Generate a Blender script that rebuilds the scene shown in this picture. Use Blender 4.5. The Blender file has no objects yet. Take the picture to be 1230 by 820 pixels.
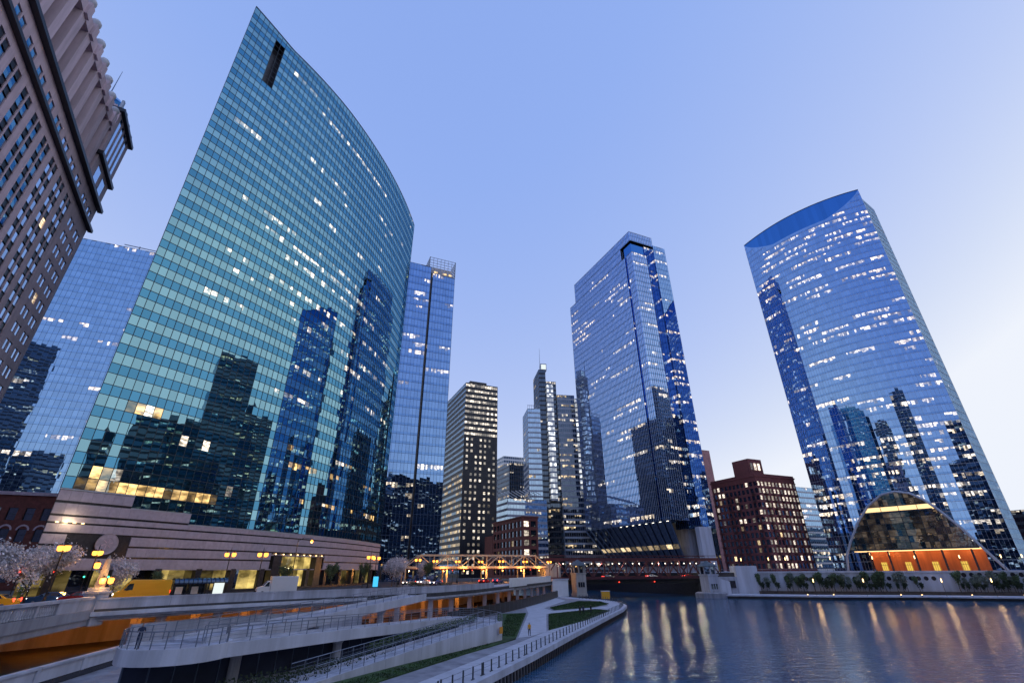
import bpy, bmesh, math, random
from mathutils import Matrix, Vector, noise
R = math.radians
rng = random.Random(7)
sc = bpy.context.scene
col = sc.collection
# ---------------------------------------------------------------- camera
cd = bpy.data.cameras.new('camera'); cam = bpy.data.objects.new('camera', cd); col.objects.link(cam); sc.camera = cam
cd.sensor_width = 36; cd.lens = 36*559/1230; cd.clip_start = .5; cd.clip_end = 12000
_p = math.atan(275/559); _r = R(.4)
_rt = Vector((1, 0, 0)); _up = Vector((0, -math.sin(_p), math.cos(_p))); _fw = Vector((0, math.cos(_p), math.sin(_p)))
_m = Matrix((_rt*math.cos(_r)-_up*math.sin(_r), _up*math.cos(_r)+_rt*math.sin(_r), -_fw)).transposed().to_4x4()
_m.translation = (0, 0, 9.8); cam.matrix_world = _m
# ---------------------------------------------------------------- dusk sky: sun low beyond the right of the frame
w = bpy.data.worlds.new('World'); sc.world = w; w.use_nodes = True; nt = w.node_tree
bg = nt.nodes['Background']
sk = nt.nodes.new('ShaderNodeTexSky'); sk.sky_type = 'NISHITA'; sk.sun_disc = False
sk.sun_elevation = R(10); sk.sun_rotation = R(88); sk.air_density = 1; sk.dust_density = 1; sk.ozone_density = 2
bw = nt.nodes.new('ShaderNodeRGBToBW'); nt.links.new(sk.outputs[0], bw.inputs[0])
mr = nt.nodes.new('ShaderNodeMapRange'); mr.inputs[1].default_value = .4; mr.inputs[2].default_value = 3.2
nt.links.new(bw.outputs[0], mr.inputs[0])
rp = nt.nodes.new('ShaderNodeValToRGB'); nt.links.new(mr.outputs[0], rp.inputs[0])
el = rp.color_ramp.elements
SKY = [(0, (.235, .37, .81)), (.15, (.29, .435, .875)), (.45, (.48, .59, .915)), (.72, (.66, .74, .935)), (1, (.86, .90, .985))]
el[0].position = 0; el[0].color = (*SKY[0][1], 1); el[1].position = 1; el[1].color = (*SKY[-1][1], 1)
for p_, c_ in SKY[1:-1]:
    e = el.new(p_); e.color = (*c_, 1)
nt.links.new(rp.outputs[0], bg.inputs[0]); bg.inputs[1].default_value = .15
sd = bpy.data.lights.new('sun', 'SUN'); sd.energy = .012; sd.angle = R(80); sd.color = (.95, .88, 1)
so = bpy.data.objects.new('sun', sd); col.objects.link(so)
_sd = Vector((math.sin(R(88))*math.cos(R(10)), math.cos(R(88))*math.cos(R(10)), math.sin(R(10))))
so.rotation_euler = (-_sd).to_track_quat('-Z', 'Y').to_euler()
vs = sc.view_settings; vs.view_transform = 'Standard'; vs.look = 'None'; vs.gamma = 1; vs.exposure = 2.74
sc.cycles.use_denoising = True; sc.cycles.max_bounces = 6; sc.cycles.glossy_bounces = 4; sc.cycles.diffuse_bounces = 2
sc.cycles.transparent_max_bounces = 6; sc.cycles.transmission_bounces = 3; sc.cycles.sample_clamp_indirect = 3; sc.cycles.caustics_reflective = False
EM = .15     # one display unit of light

# ---------------------------------------------------------------- materials
def _nt(name):
    m = bpy.data.materials.new(name); m.use_nodes = True
    return m, m.node_tree, m.node_tree.nodes['Principled BSDF']
def N(t, k, **kw):
    n = t.nodes.new(k)
    for a, b in kw.items(): setattr(n, a, b)
    return n
def pos(t, sx=1, sy=1, sz=1):
    g = N(t, 'ShaderNodeNewGeometry'); mp = N(t, 'ShaderNodeMapping'); mp.inputs['Scale'].default_value = (sx, sy, sz)
    t.links.new(g.outputs['Position'], mp.inputs['Vector']); return mp.outputs[0]
def mat(name, c, rough=.6, metal=0, var=.15, scale=.6, bump=0, bscale=8, spec=.5, streak=False, isl=0):
    m, t, b = _nt(name)
    b.inputs['Roughness'].default_value = rough; b.inputs['Metallic'].default_value = metal
    b.inputs['Specular IOR Level'].default_value = spec
    src = pos(t, 1, 1, .12 if streak else 1)
    nz = N(t, 'ShaderNodeTexNoise'); nz.inputs['Scale'].default_value = scale; nz.inputs['Detail'].default_value = 7; nz.inputs['Roughness'].default_value = .62
    t.links.new(src, nz.inputs['Vector'])
    mx = N(t, 'ShaderNodeMix', data_type='RGBA')
    mx.inputs[6].default_value = (*[max(0, x*(1-1.6*var)) for x in c], 1); mx.inputs[7].default_value = (*[min(1, x*(1+1.6*var)) for x in c], 1)
    cr_ = N(t, 'ShaderNodeMapRange'); cr_.inputs[1].default_value = .28; cr_.inputs[2].default_value = .72; t.links.new(nz.outputs['Fac'], cr_.inputs[0])
    t.links.new(cr_.outputs[0], mx.inputs[0]); out = mx.outputs[2]
    if isl:
        g = N(t, 'ShaderNodeNewGeometry'); oi = N(t, 'ShaderNodeObjectInfo')
        ad = N(t, 'ShaderNodeMath', operation='ADD'); t.links.new(g.outputs['Random Per Island'], ad.inputs[0]); t.links.new(oi.outputs['Random'], ad.inputs[1])
        fr = N(t, 'ShaderNodeMath', operation='FRACT'); t.links.new(ad.outputs[0], fr.inputs[0])
        mm = N(t, 'ShaderNodeMapRange'); mm.inputs[3].default_value = 1-isl; mm.inputs[4].default_value = 1+isl; t.links.new(fr.outputs[0], mm.inputs[0])
        sc_ = N(t, 'ShaderNodeVectorMath', operation='SCALE'); t.links.new(out, sc_.inputs[0]); t.links.new(mm.outputs[0], sc_.inputs['Scale']); out = sc_.outputs[0]
    t.links.new(out, b.inputs['Base Color'])
    if bump:
        n2 = N(t, 'ShaderNodeTexNoise'); n2.inputs['Scale'].default_value = bscale; n2.inputs['Detail'].default_value = 5
        t.links.new(pos(t), n2.inputs['Vector'])
        bp = N(t, 'ShaderNodeBump'); bp.inputs['Strength'].default_value = bump; bp.inputs['Distance'].default_value = .05
        t.links.new(n2.outputs['Fac'], bp.inputs['Height']); t.links.new(bp.outputs[0], b.inputs['Normal'])
    return m
def emit(name, c, v):
    m, t, b = _nt(name); b.inputs['Base Color'].default_value = (.05, .05, .05, 1)
    b.inputs['Emission Color'].default_value = (*c, 1); b.inputs['Emission Strength'].default_value = v*EM
    return m
def glass(name, tint, f0=.45, dark=(.012, .018, .025), wob=.02, wsc=.35, rough=.0, lit=None, litv=1.0, litsc=1.0, isl=.12, lit2=(1, .9, .76)):
    """coated curtain-wall glass: tinted mirror over a dark room, or a lit room when lit is a colour"""
    m, t, b = _nt(name); L = t.links
    t.nodes.remove(b); out = t.nodes['Material Output']
    gl = N(t, 'ShaderNodeBsdfGlossy'); gl.inputs['Roughness'].default_value = rough
    g = N(t, 'ShaderNodeNewGeometry'); oi = N(t, 'ShaderNodeObjectInfo')
    ad = N(t, 'ShaderNodeMath', operation='ADD'); L.new(g.outputs['Random Per Island'], ad.inputs[0]); L.new(oi.outputs['Random'], ad.inputs[1])
    fr = N(t, 'ShaderNodeMath', operation='FRACT'); L.new(ad.outputs[0], fr.inputs[0])
    mm = N(t, 'ShaderNodeMapRange'); mm.inputs[3].default_value = 1-isl; mm.inputs[4].default_value = 1+isl*.4; L.new(fr.outputs[0], mm.inputs[0])
    sv = N(t, 'ShaderNodeVectorMath', operation='SCALE'); sv.inputs[0].default_value = tint; L.new(mm.outputs[0], sv.inputs['Scale'])
    L.new(sv.outputs[0], gl.inputs['Color'])
    nz = N(t, 'ShaderNodeTexNoise'); nz.inputs['Scale'].default_value = wsc; nz.inputs['Detail'].default_value = 1.5; L.new(pos(t), nz.inputs['Vector'])
    bp = N(t, 'ShaderNodeBump'); bp.inputs['Strength'].default_value = 1; bp.inputs['Distance'].default_value = wob; L.new(nz.outputs['Fac'], bp.inputs['Height'])
    L.new(bp.outputs[0], gl.inputs['Normal'])
    lw = N(t, 'ShaderNodeLayerWeight'); lw.inputs['Blend'].default_value = .5
    pw = N(t, 'ShaderNodeMath', operation='POWER'); L.new(lw.outputs['Facing'], pw.inputs[0]); pw.inputs[1].default_value = 4
    f = N(t, 'ShaderNodeMapRange'); L.new(pw.outputs[0], f.inputs[0]); f.inputs[3].default_value = f0; f.inputs[4].default_value = .97
    df = N(t, 'ShaderNodeBsdfDiffuse'); df.inputs['Color'].default_value = (*dark, 1); inner = df.outputs[0]
    if lit:
        em = N(t, 'ShaderNodeEmission')
        n3 = N(t, 'ShaderNodeTexNoise'); n3.inputs['Scale'].default_value = .9*litsc; n3.inputs['Detail'].default_value = 3; L.new(pos(t, 1, 1, 2.2), n3.inputs['Vector'])
        rm = N(t, 'ShaderNodeMapRange'); L.new(n3.outputs['Fac'], rm.inputs[0]); rm.inputs[1].default_value = .38; rm.inputs[2].default_value = .66; rm.inputs[3].default_value = .25; rm.inputs[4].default_value = 1.5
        p2 = N(t, 'ShaderNodeMath', operation='POWER'); L.new(fr.outputs[0], p2.inputs[0]); p2.inputs[1].default_value = 1.8
        r2 = N(t, 'ShaderNodeMapRange'); L.new(p2.outputs[0], r2.inputs[0]); r2.inputs[3].default_value = .2*litv*EM; r2.inputs[4].default_value = 3.2*litv*EM
        mu = N(t, 'ShaderNodeMath', operation='MULTIPLY'); L.new(rm.outputs[0], mu.inputs[0]); L.new(r2.outputs[0], mu.inputs[1]); L.new(mu.outputs[0], em.inputs['Strength'])
        cm = N(t, 'ShaderNodeMix', data_type='RGBA'); cm.inputs[6].default_value = (*lit, 1); cm.inputs[7].default_value = (*lit2, 1); L.new(n3.outputs['Fac'], cm.inputs[0])
        L.new(cm.outputs[2], em.inputs['Color'])
        a2 = N(t, 'ShaderNodeAddShader'); L.new(df.outputs[0], a2.inputs[0]); L.new(em.outputs[0], a2.inputs[1]); inner = a2.outputs[0]
    ms = N(t, 'ShaderNodeMixShader'); L.new(f.outputs[0], ms.inputs[0]); L.new(inner, ms.inputs[1]); L.new(gl.outputs[0], ms.inputs[2])
    L.new(ms.outputs[0], out.inputs['Surface'])
    return m

M = {}
M['teal'] = glass('teal_vision_glass', (.36, .68, .79), .62, (.01, .03, .04), .010, .22)
M['teal_sp'] = glass('teal_spandrel_glass', (.11, .36, .57), .7, (.01, .045, .07), .008, .22)
M['teal_lit'] = glass('teal_lit_glass', (.36, .68, .79), .28, lit=(1, .58, .18), litv=.9, wob=.02, litsc=.55, lit2=(1, .66, .26))
M['teal_spark'] = glass('teal_office_glass', (.36, .68, .79), .55, lit=(1, .80, .55), litv=1.5, wob=.02, litsc=1.2)
M['blue'] = glass('blue_glass', (.31, .53, .95), .66, (.008, .02, .05), .02, .12)
M['blue_sp'] = glass('blue_spandrel', (.22, .42, .84), .66, (.01, .03, .07), .015, .12)
M['blue_lit'] = glass('blue_lit_glass', (.31, .53, .95), .42, lit=(1, .72, .42), litv=1.35, litsc=1.1)
M['blue_lit2'] = glass('blue_white_lit_glass', (.31, .53, .95), .45, lit=(1, .86, .74), litv=1.1, litsc=1.1)
M['rib_g'] = glass('ribbed_blue_glass', (.38, .57, 1.0), .72, (.01, .03, .07), .015, .1)
M['deep_g'] = glass('deep_blue_glass', (.06, .22, .62), .8, (.004, .02, .06), .008, .1)
M['sky_g'] = glass('pale_blue_glass', (.42, .66, .95), .7, (.02, .04, .08), .012, .1)
M['sky_sp'] = glass('pale_blue_spandrel', (.36, .6, .92), .7, (.02, .04, .08), .012, .1)
M['dark_g'] = glass('dark_window_glass', (.42, .55, .75), .22, (.012, .015, .022), .01, .5)
M['blue_w'] = glass('window_glass_blue', (.6, .8, 1), .65, (.05, .08, .16), .008, .4)
M['warm_w'] = glass('lit_window', (.6, .6, .6), .15, lit=(1, .66, .30), litv=.8, litsc=1.6, lit2=(1, .8, .5))
M['pale_w'] = glass('pale_lit_window', (.6, .6, .6), .2, lit=(1, .82, .62), litv=.75, litsc=1.0)
M['lobby'] = glass('lobby_glass', (.6, .6, .5), .12, lit=(1, .70, .18), litv=.3, litsc=.3, lit2=(1, .74, .24))
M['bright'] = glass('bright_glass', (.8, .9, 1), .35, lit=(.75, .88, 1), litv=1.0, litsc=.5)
M['brown_g'] = glass('brown_lobby_glass', (.52, .46, .46), .3, lit=(1, .5, .14), litv=.05, litsc=.2, isl=.3)
M['mull'] = mat('mullion_metal', (.035, .05, .065), .45, .3)
M['mull_b'] = mat('blue_mullion', (.10, .14, .22), .4, .4)
M['mull_w'] = mat('pale_mullion', (.42, .45, .52), .45, .3)
M['granite'] = mat('grey_granite', (.44, .39, .47), .5, var=.10, scale=1.5, isl=.07)
M['granite_d'] = mat('dark_granite', (.035, .033, .04), .25, var=.2, scale=2)
M['stone'] = mat('rose_stone', (.60, .475, .545), .7, var=.12, scale=.8, bump=.1, streak=True, isl=.05)
M['stone_d'] = mat('dark_bronze', (.04, .04, .05), .4, .4)
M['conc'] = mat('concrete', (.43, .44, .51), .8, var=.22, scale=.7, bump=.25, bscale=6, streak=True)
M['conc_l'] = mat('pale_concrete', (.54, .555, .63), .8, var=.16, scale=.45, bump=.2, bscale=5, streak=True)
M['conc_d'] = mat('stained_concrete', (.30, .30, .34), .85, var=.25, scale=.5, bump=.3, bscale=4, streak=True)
M['asph'] = mat('asphalt', (.055, .055, .06), .8, var=.2, scale=.8, bump=.2, bscale=20)
M['ground'] = mat('city_ground', (.08, .08, .085), .85, var=.2, scale=.1)
M['pave'] = mat('paving', (.55, .56, .63), .8, var=.10, scale=.6, bump=.15, bscale=9, isl=.06)
M['paint'] = mat('road_paint', (.7, .7, .68), .6, var=.1)
M['grass'] = mat('lawn_grass', (.035, .075, .02), .9, var=.45, scale=.5, bump=.9, bscale=14)
M['soil'] = mat('soil', (.07, .055, .045), .95, var=.3, scale=1)
M['brick'] = mat('red_brick', (.19, .06, .05), .85, var=.2, scale=1.2, bump=.2, bscale=12)
M['brick2'] = mat('rose_brick', (.255, .085, .085), .85, var=.15, scale=.8, bump=.2, bscale=10)
M['pink'] = mat('pink_panel', (.5, .24, .24), .7)
M['white'] = mat('white_paint', (.78, .78, .79), .5, var=.05)
M['black'] = mat('black_metal', (.02, .02, .022), .45, .4)
M['steel'] = mat('galvanised_steel', (.22, .25, .31), .4, .6)
M['cream'] = mat('cream_steel', (.55, .47, .36), .55, var=.2, scale=.8)
M['maroon'] = mat('maroon_steel', (.10, .028, .035), .5, .2, var=.25, scale=.9)
M['lime'] = mat('limestone', (.42, .38, .34), .8, var=.15, scale=.8, bump=.2, streak=True)
M['copper'] = mat('slate_roof', (.10, .13, .15), .6)
M['bark'] = mat('bark', (.06, .05, .045), .9, var=.3, scale=5)
M['rubber'] = mat('rubber', (.015, .015, .016), .8)
M['ycar'] = mat('yellow_paint', (.95, .46, .02), .25, var=.03, spec=.6)
M['wcar'] = mat('white_vehicle_paint', (.75, .75, .77), .3, var=.03)
M['bcar'] = mat('blue_vehicle_paint', (.03, .10, .25), .2, .3, var=.03)
M['rcar'] = mat('red_vehicle_paint', (.28, .02, .02), .2, .2, var=.03)
M['gcar'] = mat('silver_vehicle_paint', (.35, .36, .38), .25, .6, var=.03)
M['tint'] = glass('vehicle_glass', (.7, .75, .8), .18, (.01, .012, .015), .001)
M['wood'] = mat('orange_wood', (.38, .095, .025), .5, var=.2, scale=.6, streak=True)
M['yjack'] = mat('yellow_jacket', (.75, .36, .02), .8, var=.05)
M['darkc'] = mat('dark_cloth', (.02, .022, .03), .9)
M['navy'] = mat('navy_cloth', (.03, .04, .08), .9)
M['skin'] = mat('skin', (.42, .24, .17), .6, var=.05)
M['hair'] = mat('hair', (.03, .02, .015), .7)
M['sodium'] = emit('sodium_lamp', (1, .29, .035), 5)
M['sodium_s'] = emit('sodium_lamp_far', (1, .34, .05), 6)
M['wlamp'] = emit('warm_white_lamp', (1, .6, .25), 6)
M['wlamp2'] = emit('white_lamp', (1, .9, .72), 4)
M['redl'] = emit('red_light', (1, .04, .02), 7)
M['greenl'] = emit('green_light', (.05, 1, .5), 4)
M['head'] = emit('headlight', (1, .9, .75), 9)
M['advert'] = emit('lit_panel', (.86, .95, .92), 1.0)
M['cyan'] = emit('cyan_screen', (.05, .5, .9), 1.3)
M['ceil'] = emit('lit_ceiling', (1, .60, .25), 2.2)
M['ledw'] = emit('warm_strip', (1, .66, .30), 1.6)
M['ysign'] = emit('yellow_sign', (1, .62, .08), .9)

# ---------------------------------------------------------------- mesh helpers
class MB:
    def __init__(s): s.v = []; s.f = []; s.m = []
    def face(s, pts, mi=0):
        k = len(s.v); s.v += [tuple(p) for p in pts]; s.f.append(tuple(range(k, k+len(pts)))); s.m.append(mi)
    def obox(s, o, a, b, c, mi=0):
        o, a, b, c = Vector(o), Vector(a), Vector(b), Vector(c)
        if a.cross(b).dot(c) < 0: a, b = b, a
        k = len(s.v)
        s.v += [tuple(x) for x in (o, o+a, o+a+b, o+b, o+c, o+a+c, o+a+b+c, o+b+c)]
        s.f += [tuple(k+i for i in q) for q in ((3, 2, 1, 0), (4, 5, 6, 7), (0, 1, 5, 4), (1, 2, 6, 5), (2, 3, 7, 6), (3, 0, 4, 7))]; s.m += [mi]*6
    def box(s, x0, y0, z0, x1, y1, z1, mi=0): s.obox((x0, y0, z0), (x1-x0, 0, 0), (0, y1-y0, 0), (0, 0, z1-z0), mi)
    def bar(s, p, q, wd, ht, mi=0):
        p, q = Vector(p), Vector(q); d = (q-p)
        sd = Vector((d.y, -d.x, 0)); sd = sd.normalized() if sd.length > 1e-4 else Vector((1, 0, 0))
        up = sd.cross(d).normalized()
        s.obox(p-sd*wd/2-up*ht/2, d, sd*wd, up*ht, mi)
    def tube(s, p, q, r0, r1=None, n=6, mi=0, cap=True):
        r1 = r0 if r1 is None else r1; p, q = Vector(p), Vector(q); d = (q-p).normalized()
        a = d.orthogonal().normalized(); b = d.cross(a); k = len(s.v)
        for c, r in ((p, r0), (q, r1)):
            for i in range(n):
                t = 2*math.pi*i/n; s.v.append(tuple(c+a*math.cos(t)*r+b*math.sin(t)*r))
        for i in range(n): j = (i+1) % n; s.f.append((k+i, k+j, k+n+j, k+n+i)); s.m.append(mi)
        if cap: s.f += [tuple(k+n-1-i for i in range(n)), tuple(k+n+i for i in range(n))]; s.m += [mi, mi]
    def lathe(s, c, prof, n=10, mi=0, sq=False):
        k = len(s.v); c = Vector(c); off = math.pi/n if sq else 0
        for r, z in prof:
            for i in range(n):
                t = 2*math.pi*i/n+off; s.v.append((c.x+r*math.cos(t), c.y+r*math.sin(t), c.z+z))
        for a in range(len(prof)-1):
            for i in range(n):
                j = (i+1) % n; s.f.append((k+a*n+i, k+a*n+j, k+a*n+n+j, k+a*n+n+i)); s.m.append(mi)
        s.f += [tuple(k+n-1-i for i in range(n)), tuple(k+(len(prof)-1)*n+i for i in range(n))]; s.m += [mi, mi]
    def prism(s, poly, z0, z1, mi=0, mt=None):
        a = sum(poly[i][0]*poly[(i+1) % len(poly)][1]-poly[(i+1) % len(poly)][0]*poly[i][1] for i in range(len(poly)))
        if a < 0: poly = poly[::-1]
        n = len(poly); k = len(s.v)
        s.v += [(p[0], p[1], z0) for p in poly]+[(p[0], p[1], z1) for p in poly]
        s.f += [tuple(k+n-1-i for i in range(n)), tuple(k+n+i for i in range(n))]; s.m += [mi, mi if mt is None else mt]
        for i in range(n): j = (i+1) % n; s.f.append((k+i, k+j, k+n+j, k+n+i)); s.m.append(mi)
    def sweep(s, pts, prof, mi=0, cap=True):
        """prof: closed list of (offset to the right, dz)"""
        P = [Vector(p) for p in pts]; n = len(prof); k = len(s.v)
        for i, p in enumerate(P):
            a = P[max(0, i-1)]; b = P[min(len(P)-1, i+1)]
            d0 = (p-a).to_2d() if i else (b-p).to_2d(); d1 = (b-p).to_2d() if i < len(P)-1 else d0
            d0.normalize(); d1.normalize(); n0 = Vector((d0.y, -d0.x)); n1 = Vector((d1.y, -d1.x))
            nn = (n0+n1).normalized(); nn /= max(.4, nn.dot(n0))
            for o, z in prof: s.v.append((p.x+nn.x*o, p.y+nn.y*o, p.z+z))
        for i in range(len(P)-1):
            for j in range(n):
                j2 = (j+1) % n; s.f.append((k+i*n+j, k+i*n+j2, k+i*n+n+j2, k+i*n+n+j)); s.m.append(mi)
        if cap: s.f += [tuple(k+j for j in range(n)), tuple(k+(len(P)-1)*n+n-1-j for j in range(n))]; s.m += [mi, mi]
    def mesh(s, name, mats):
        me = bpy.data.meshes.new(name); me.from_pydata(s.v, [], s.f)
        for m in (mats if isinstance(mats, (list, tuple)) else [mats]): me.materials.append(M[m] if isinstance(m, str) else m)
        me.polygons.foreach_set('material_index', s.m); me.update(); return me
    def build(s, name, mats, parent=None, smooth=False, fix=True, bevel=0):
        me = s.mesh(name, mats)
        if fix:
            b = bmesh.new(); b.from_mesh(me); bmesh.ops.recalc_face_normals(b, faces=b.faces); b.to_mesh(me); b.free()
        if smooth: me.polygons.foreach_set('use_smooth', [True]*len(me.polygons))
        o = bpy.data.objects.new(name, me); col.objects.link(o)
        if parent is not None: adopt(o, parent)
        if bevel:
            bv = o.modifiers.new('bevel', 'BEVEL'); bv.width = bevel; bv.segments = 2; bv.limit_method = 'ANGLE'
        return o
def adopt(o, parent):
    o.parent = parent
    if 'wl' in WL.get(parent.name, ()): o.matrix_parent_inverse = Matrix.Translation(-Vector(parent.location))
WL = {}
def tag(o, label, cat=None, group=None, kind=None):
    if label: o['label'] = label
    if cat: o['category'] = cat
    if group: o['group'] = group
    if kind: o['kind'] = kind
    return o
def thing(name, label, cat, loc=(0, 0, 0), rz=0, group=None, world=True):
    """an Empty at the thing's base; world=True: its parts are modelled in world coordinates"""
    o = bpy.data.objects.new(name, None); col.objects.link(o); o.location = loc; o.rotation_euler = (0, 0, rz); o.empty_display_size = .5
    if world: WL[o.name] = ('wl',)
    return tag(o, label, cat, group)
def struct(mb, name, m, label=None, **k):
    return tag(mb.build(name, m, **k), label, None, None, 'structure')
def copy_tree(src, parent=None):
    c = src.copy(); col.objects.link(c); c.parent = parent
    for ch in src.children: copy_tree(ch, c)
    return c
def place(src, loc, rz, label=None, used=[]):
    o = src if src.name not in used else copy_tree(src)
    used.append(src.name); o.location = loc; o.rotation_euler = (0, 0, rz)
    if label: o['label'] = label
    return o
def lamp_light(name, loc, c, wt, rad=.25, parent=None):
    l = bpy.data.lights.new(name, 'POINT'); l.energy = wt; l.color = c; l.shadow_soft_size = rad
    o = bpy.data.objects.new(name, l); col.objects.link(o); o.location = loc
    if parent is not None: adopt(o, parent)
    return o
E1 = Vector((.915, .404, 0)); E2 = Vector((-.404, .915, 0))
def V2(p): return Vector((p[0], p[1], 0))
def subdiv(poly, cw, closed=True):
    out = []
    for i in range(len(poly) if closed else len(poly)-1):
        a, b = V2(poly[i]), V2(poly[(i+1) % len(poly)]); n = max(1, round((b-a).length/cw))
        out += [((a+(b-a)*(k/n)), i) for k in range(n)]
    out.append((V2(poly[0] if closed else poly[-1]), 0))
    return out
def litgrid(nf, nc, p=.12, run=5, rows={}, seed=1):
    r = random.Random(seed); g = {}
    for f in range(nf):
        q = rows.get(f, p*r.choice((.2, .5, 1, 1.8))); c = 0
        while c < nc:
            if r.random() < q/max(1, run)*1.15:
                n = r.randint(1, run*3); k = 2 if r.random() < .45 else 3
                for i in range(n):
                    if r.random() < .92: g[f, c+i] = k
                c += n
            c += 1
    return g
def curtain(par, pts, zs, cell, mats, mull='mull', mw=.09, md=.10, hw=.10, jit=.0035, vskip=1, top=None, single=None, sname='glass_pane', gname='glazing', seed=3, bottom=None, hskip=1, clip=None, litsplit=True):
    """glass panes cell by cell along a plan path (outside on its right), each very slightly out of plane, and the mullion grid"""
    r = random.Random(seed); g = MB(); b = MB(); shared = {}
    P = [Vector(p) for p in pts]
    for j in range(len(zs)-1):
        z0, z1 = zs[j], zs[j+1]
        for i in range(len(P)-1):
            if bottom and z0 < bottom(i)-.01: continue
            if top and z1 > top(i)+.01: continue
            a, c = P[i], P[i+1]; t = (c-a); wd = t.length; t = t/wd; n = Vector((t.y, -t.x, 0)); mi = cell(i, j)
            if mi is None: continue
            ta, tb = r.gauss(0, jit), r.gauss(0, jit)
            if single and single(i, j):
                key = (mi, round(wd, 2), round(z1-z0, 2))
                if key not in shared:
                    q = MB(); q.obox((-wd/2+.02, -.02, -(z1-z0)/2+.02), (wd-.04, 0, 0), (0, .04, 0), (0, 0, z1-z0-.04)); shared[key] = q.mesh(sname, mats[mi])
                o = bpy.data.objects.new(sname, shared[key]); col.objects.link(o); adopt(o, par)
                mp = (a+c)/2; o.location = (mp.x, mp.y, (z0+z1)/2); o.rotation_euler = (ta, 0, math.atan2(t.y, t.x)+tb)
                continue
            h = (z1-z0)/2; u = wd/2
            def sub(x0, x1, f0, f1, mm_):
                q = []
                for sx, sz in ((x0, f0), (x1, f0), (x1, f1), (x0, f1)):
                    p = (a+c)/2+t*(u*sx)+n*(ta*h*sz+tb*u*sx); zq = (z0+z1)/2+h*sz
                    if clip: zq = min(zq, clip(i+(sx+1)/2))
                    q.append((p.x, p.y, zq))
                if not clip or max(q[2][2], q[3][2]) > z0+.02: g.face(q, mm_)
            if mi >= 2 and litsplit:      # a lit room: bright ceiling above, darker furniture below
                f = r.uniform(-.6, .4); x = r.uniform(-.5, .8); sub(-1, 1, -1, f, 0); sub(-1, x, f, 1, mi); sub(x, 1, f, 1, mi if r.random() < .8 else 0)
            else: sub(-1, 1, -1, 1, mi)
    o = g.build(gname, mats, par, fix=False); o['kind'] = 'stuff'
    if mull:
        zb = [bottom(min(i, len(P)-2)) if bottom else zs[0] for i in range(len(P))]
        zt = [top(min(i, len(P)-2)) if top else (min(zs[-1], clip(i)) if clip else zs[-1]) for i in range(len(P))]
        for i in range(0, len(P), vskip):
            a, c = P[max(0, i-1)], P[min(len(P)-1, i+1)]; t = (c-a).normalized(); n = Vector((t.y, -t.x, 0))
            b.obox(P[i]-t*mw/2-n*.05+Vector((0, 0, zb[i])), t*mw, n*(md+.05), Vector((0, 0, zt[i]-zb[i])))
        for j in range(0, len(zs), hskip):
            run = []
            for i in range(len(P)):
                ok = zs[j] >= zb[i]-.01 and zs[j] <= zt[i]+.01
                if ok: run.append((P[i].x, P[i].y, zs[j]))
                if (not ok or i == len(P)-1) and run:
                    if len(run) > 1: b.sweep(run, [(-.03, -hw/2), (md*.9, -hw/2), (md*.9, hw/2), (-.03, hw/2)])
                    run = []
        b.build('mullion_grid', mull, par, fix=True)
    return o
def punched(par, o, e, xs, zs, win, wallm, depth=.35, wmats=('dark_g',), limit=300, wname='window', cnt=[0], back=None, gname='wall'):
    """wall with real window openings; o, e: lower corner and unit direction (outside on its right). win(i, j) -> material key or None"""
    o, e = Vector(o), Vector(e); n = Vector((e.y, -e.x, 0)); g = MB(); rest = MB(); rm = []; sh = {}; k = 0
    def P(x, z, d=0): p = o+e*x-n*d; return (p.x, p.y, z)
    for i in range(len(xs)-1):
        for j in range(len(zs)-1):
            x0, x1, z0, z1 = xs[i], xs[i+1], zs[j], zs[j+1]; wm = win(i, j)
            if wm is None: g.face([P(x0, z0), P(x1, z0), P(x1, z1), P(x0, z1)]); continue
            d = depth
            g.face([P(x0, z0), P(x1, z0), P(x1, z0, d), P(x0, z0, d)]); g.face([P(x0, z1, d), P(x1, z1, d), P(x1, z1), P(x0, z1)])
            g.face([P(x0, z0), P(x0, z0, d), P(x0, z1, d), P(x0, z1)]); g.face([P(x1, z0, d), P(x1, z0), P(x1, z1), P(x1, z1, d)])
            if k < limit:
                key = (wm, round(x1-x0, 2), round(z1-z0, 2))
                if key not in sh:
                    q = MB(); ww, hh = x1-x0, z1-z0
                    q.obox((-ww/2, .03, -hh/2), (ww, 0, 0), (0, .05, 0), (0, 0, hh), 0)
                    fr = min(.09, ww*.08)
                    for bx in ((-ww/2, -hh/2, fr, hh), (ww/2-fr, -hh/2, fr, hh), (-ww/2, -hh/2, ww, fr), (-ww/2, hh/2-fr, ww, fr), (-ww/2, -fr/2, ww, fr)):
                        q.obox((bx[0], -.03, bx[1]), (bx[2], 0, 0), (0, .06, 0), (0, 0, bx[3]), 1)
                    sh[key] = q.mesh(wname, [wm, 'mull'])
                ob = bpy.data.objects.new(wname, sh[key]); col.objects.link(ob); adopt(ob, par)
                c = P((x0+x1)/2, (z0+z1)/2, d-.06); ob.location = c; ob.rotation_euler = (0, 0, math.atan2(e.y, e.x)); k += 1
            else:
                if wm not in rm: rm.append(wm)
                rest.face([P(x0, z0, d), P(x1, z0, d), P(x1, z1, d), P(x0, z1, d)], rm.index(wm))
    g.build(gname, wallm, par, fix=False)
    if rest.f: rest.build('window_glazing', rm, par, fix=False)['kind'] = 'stuff'

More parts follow.
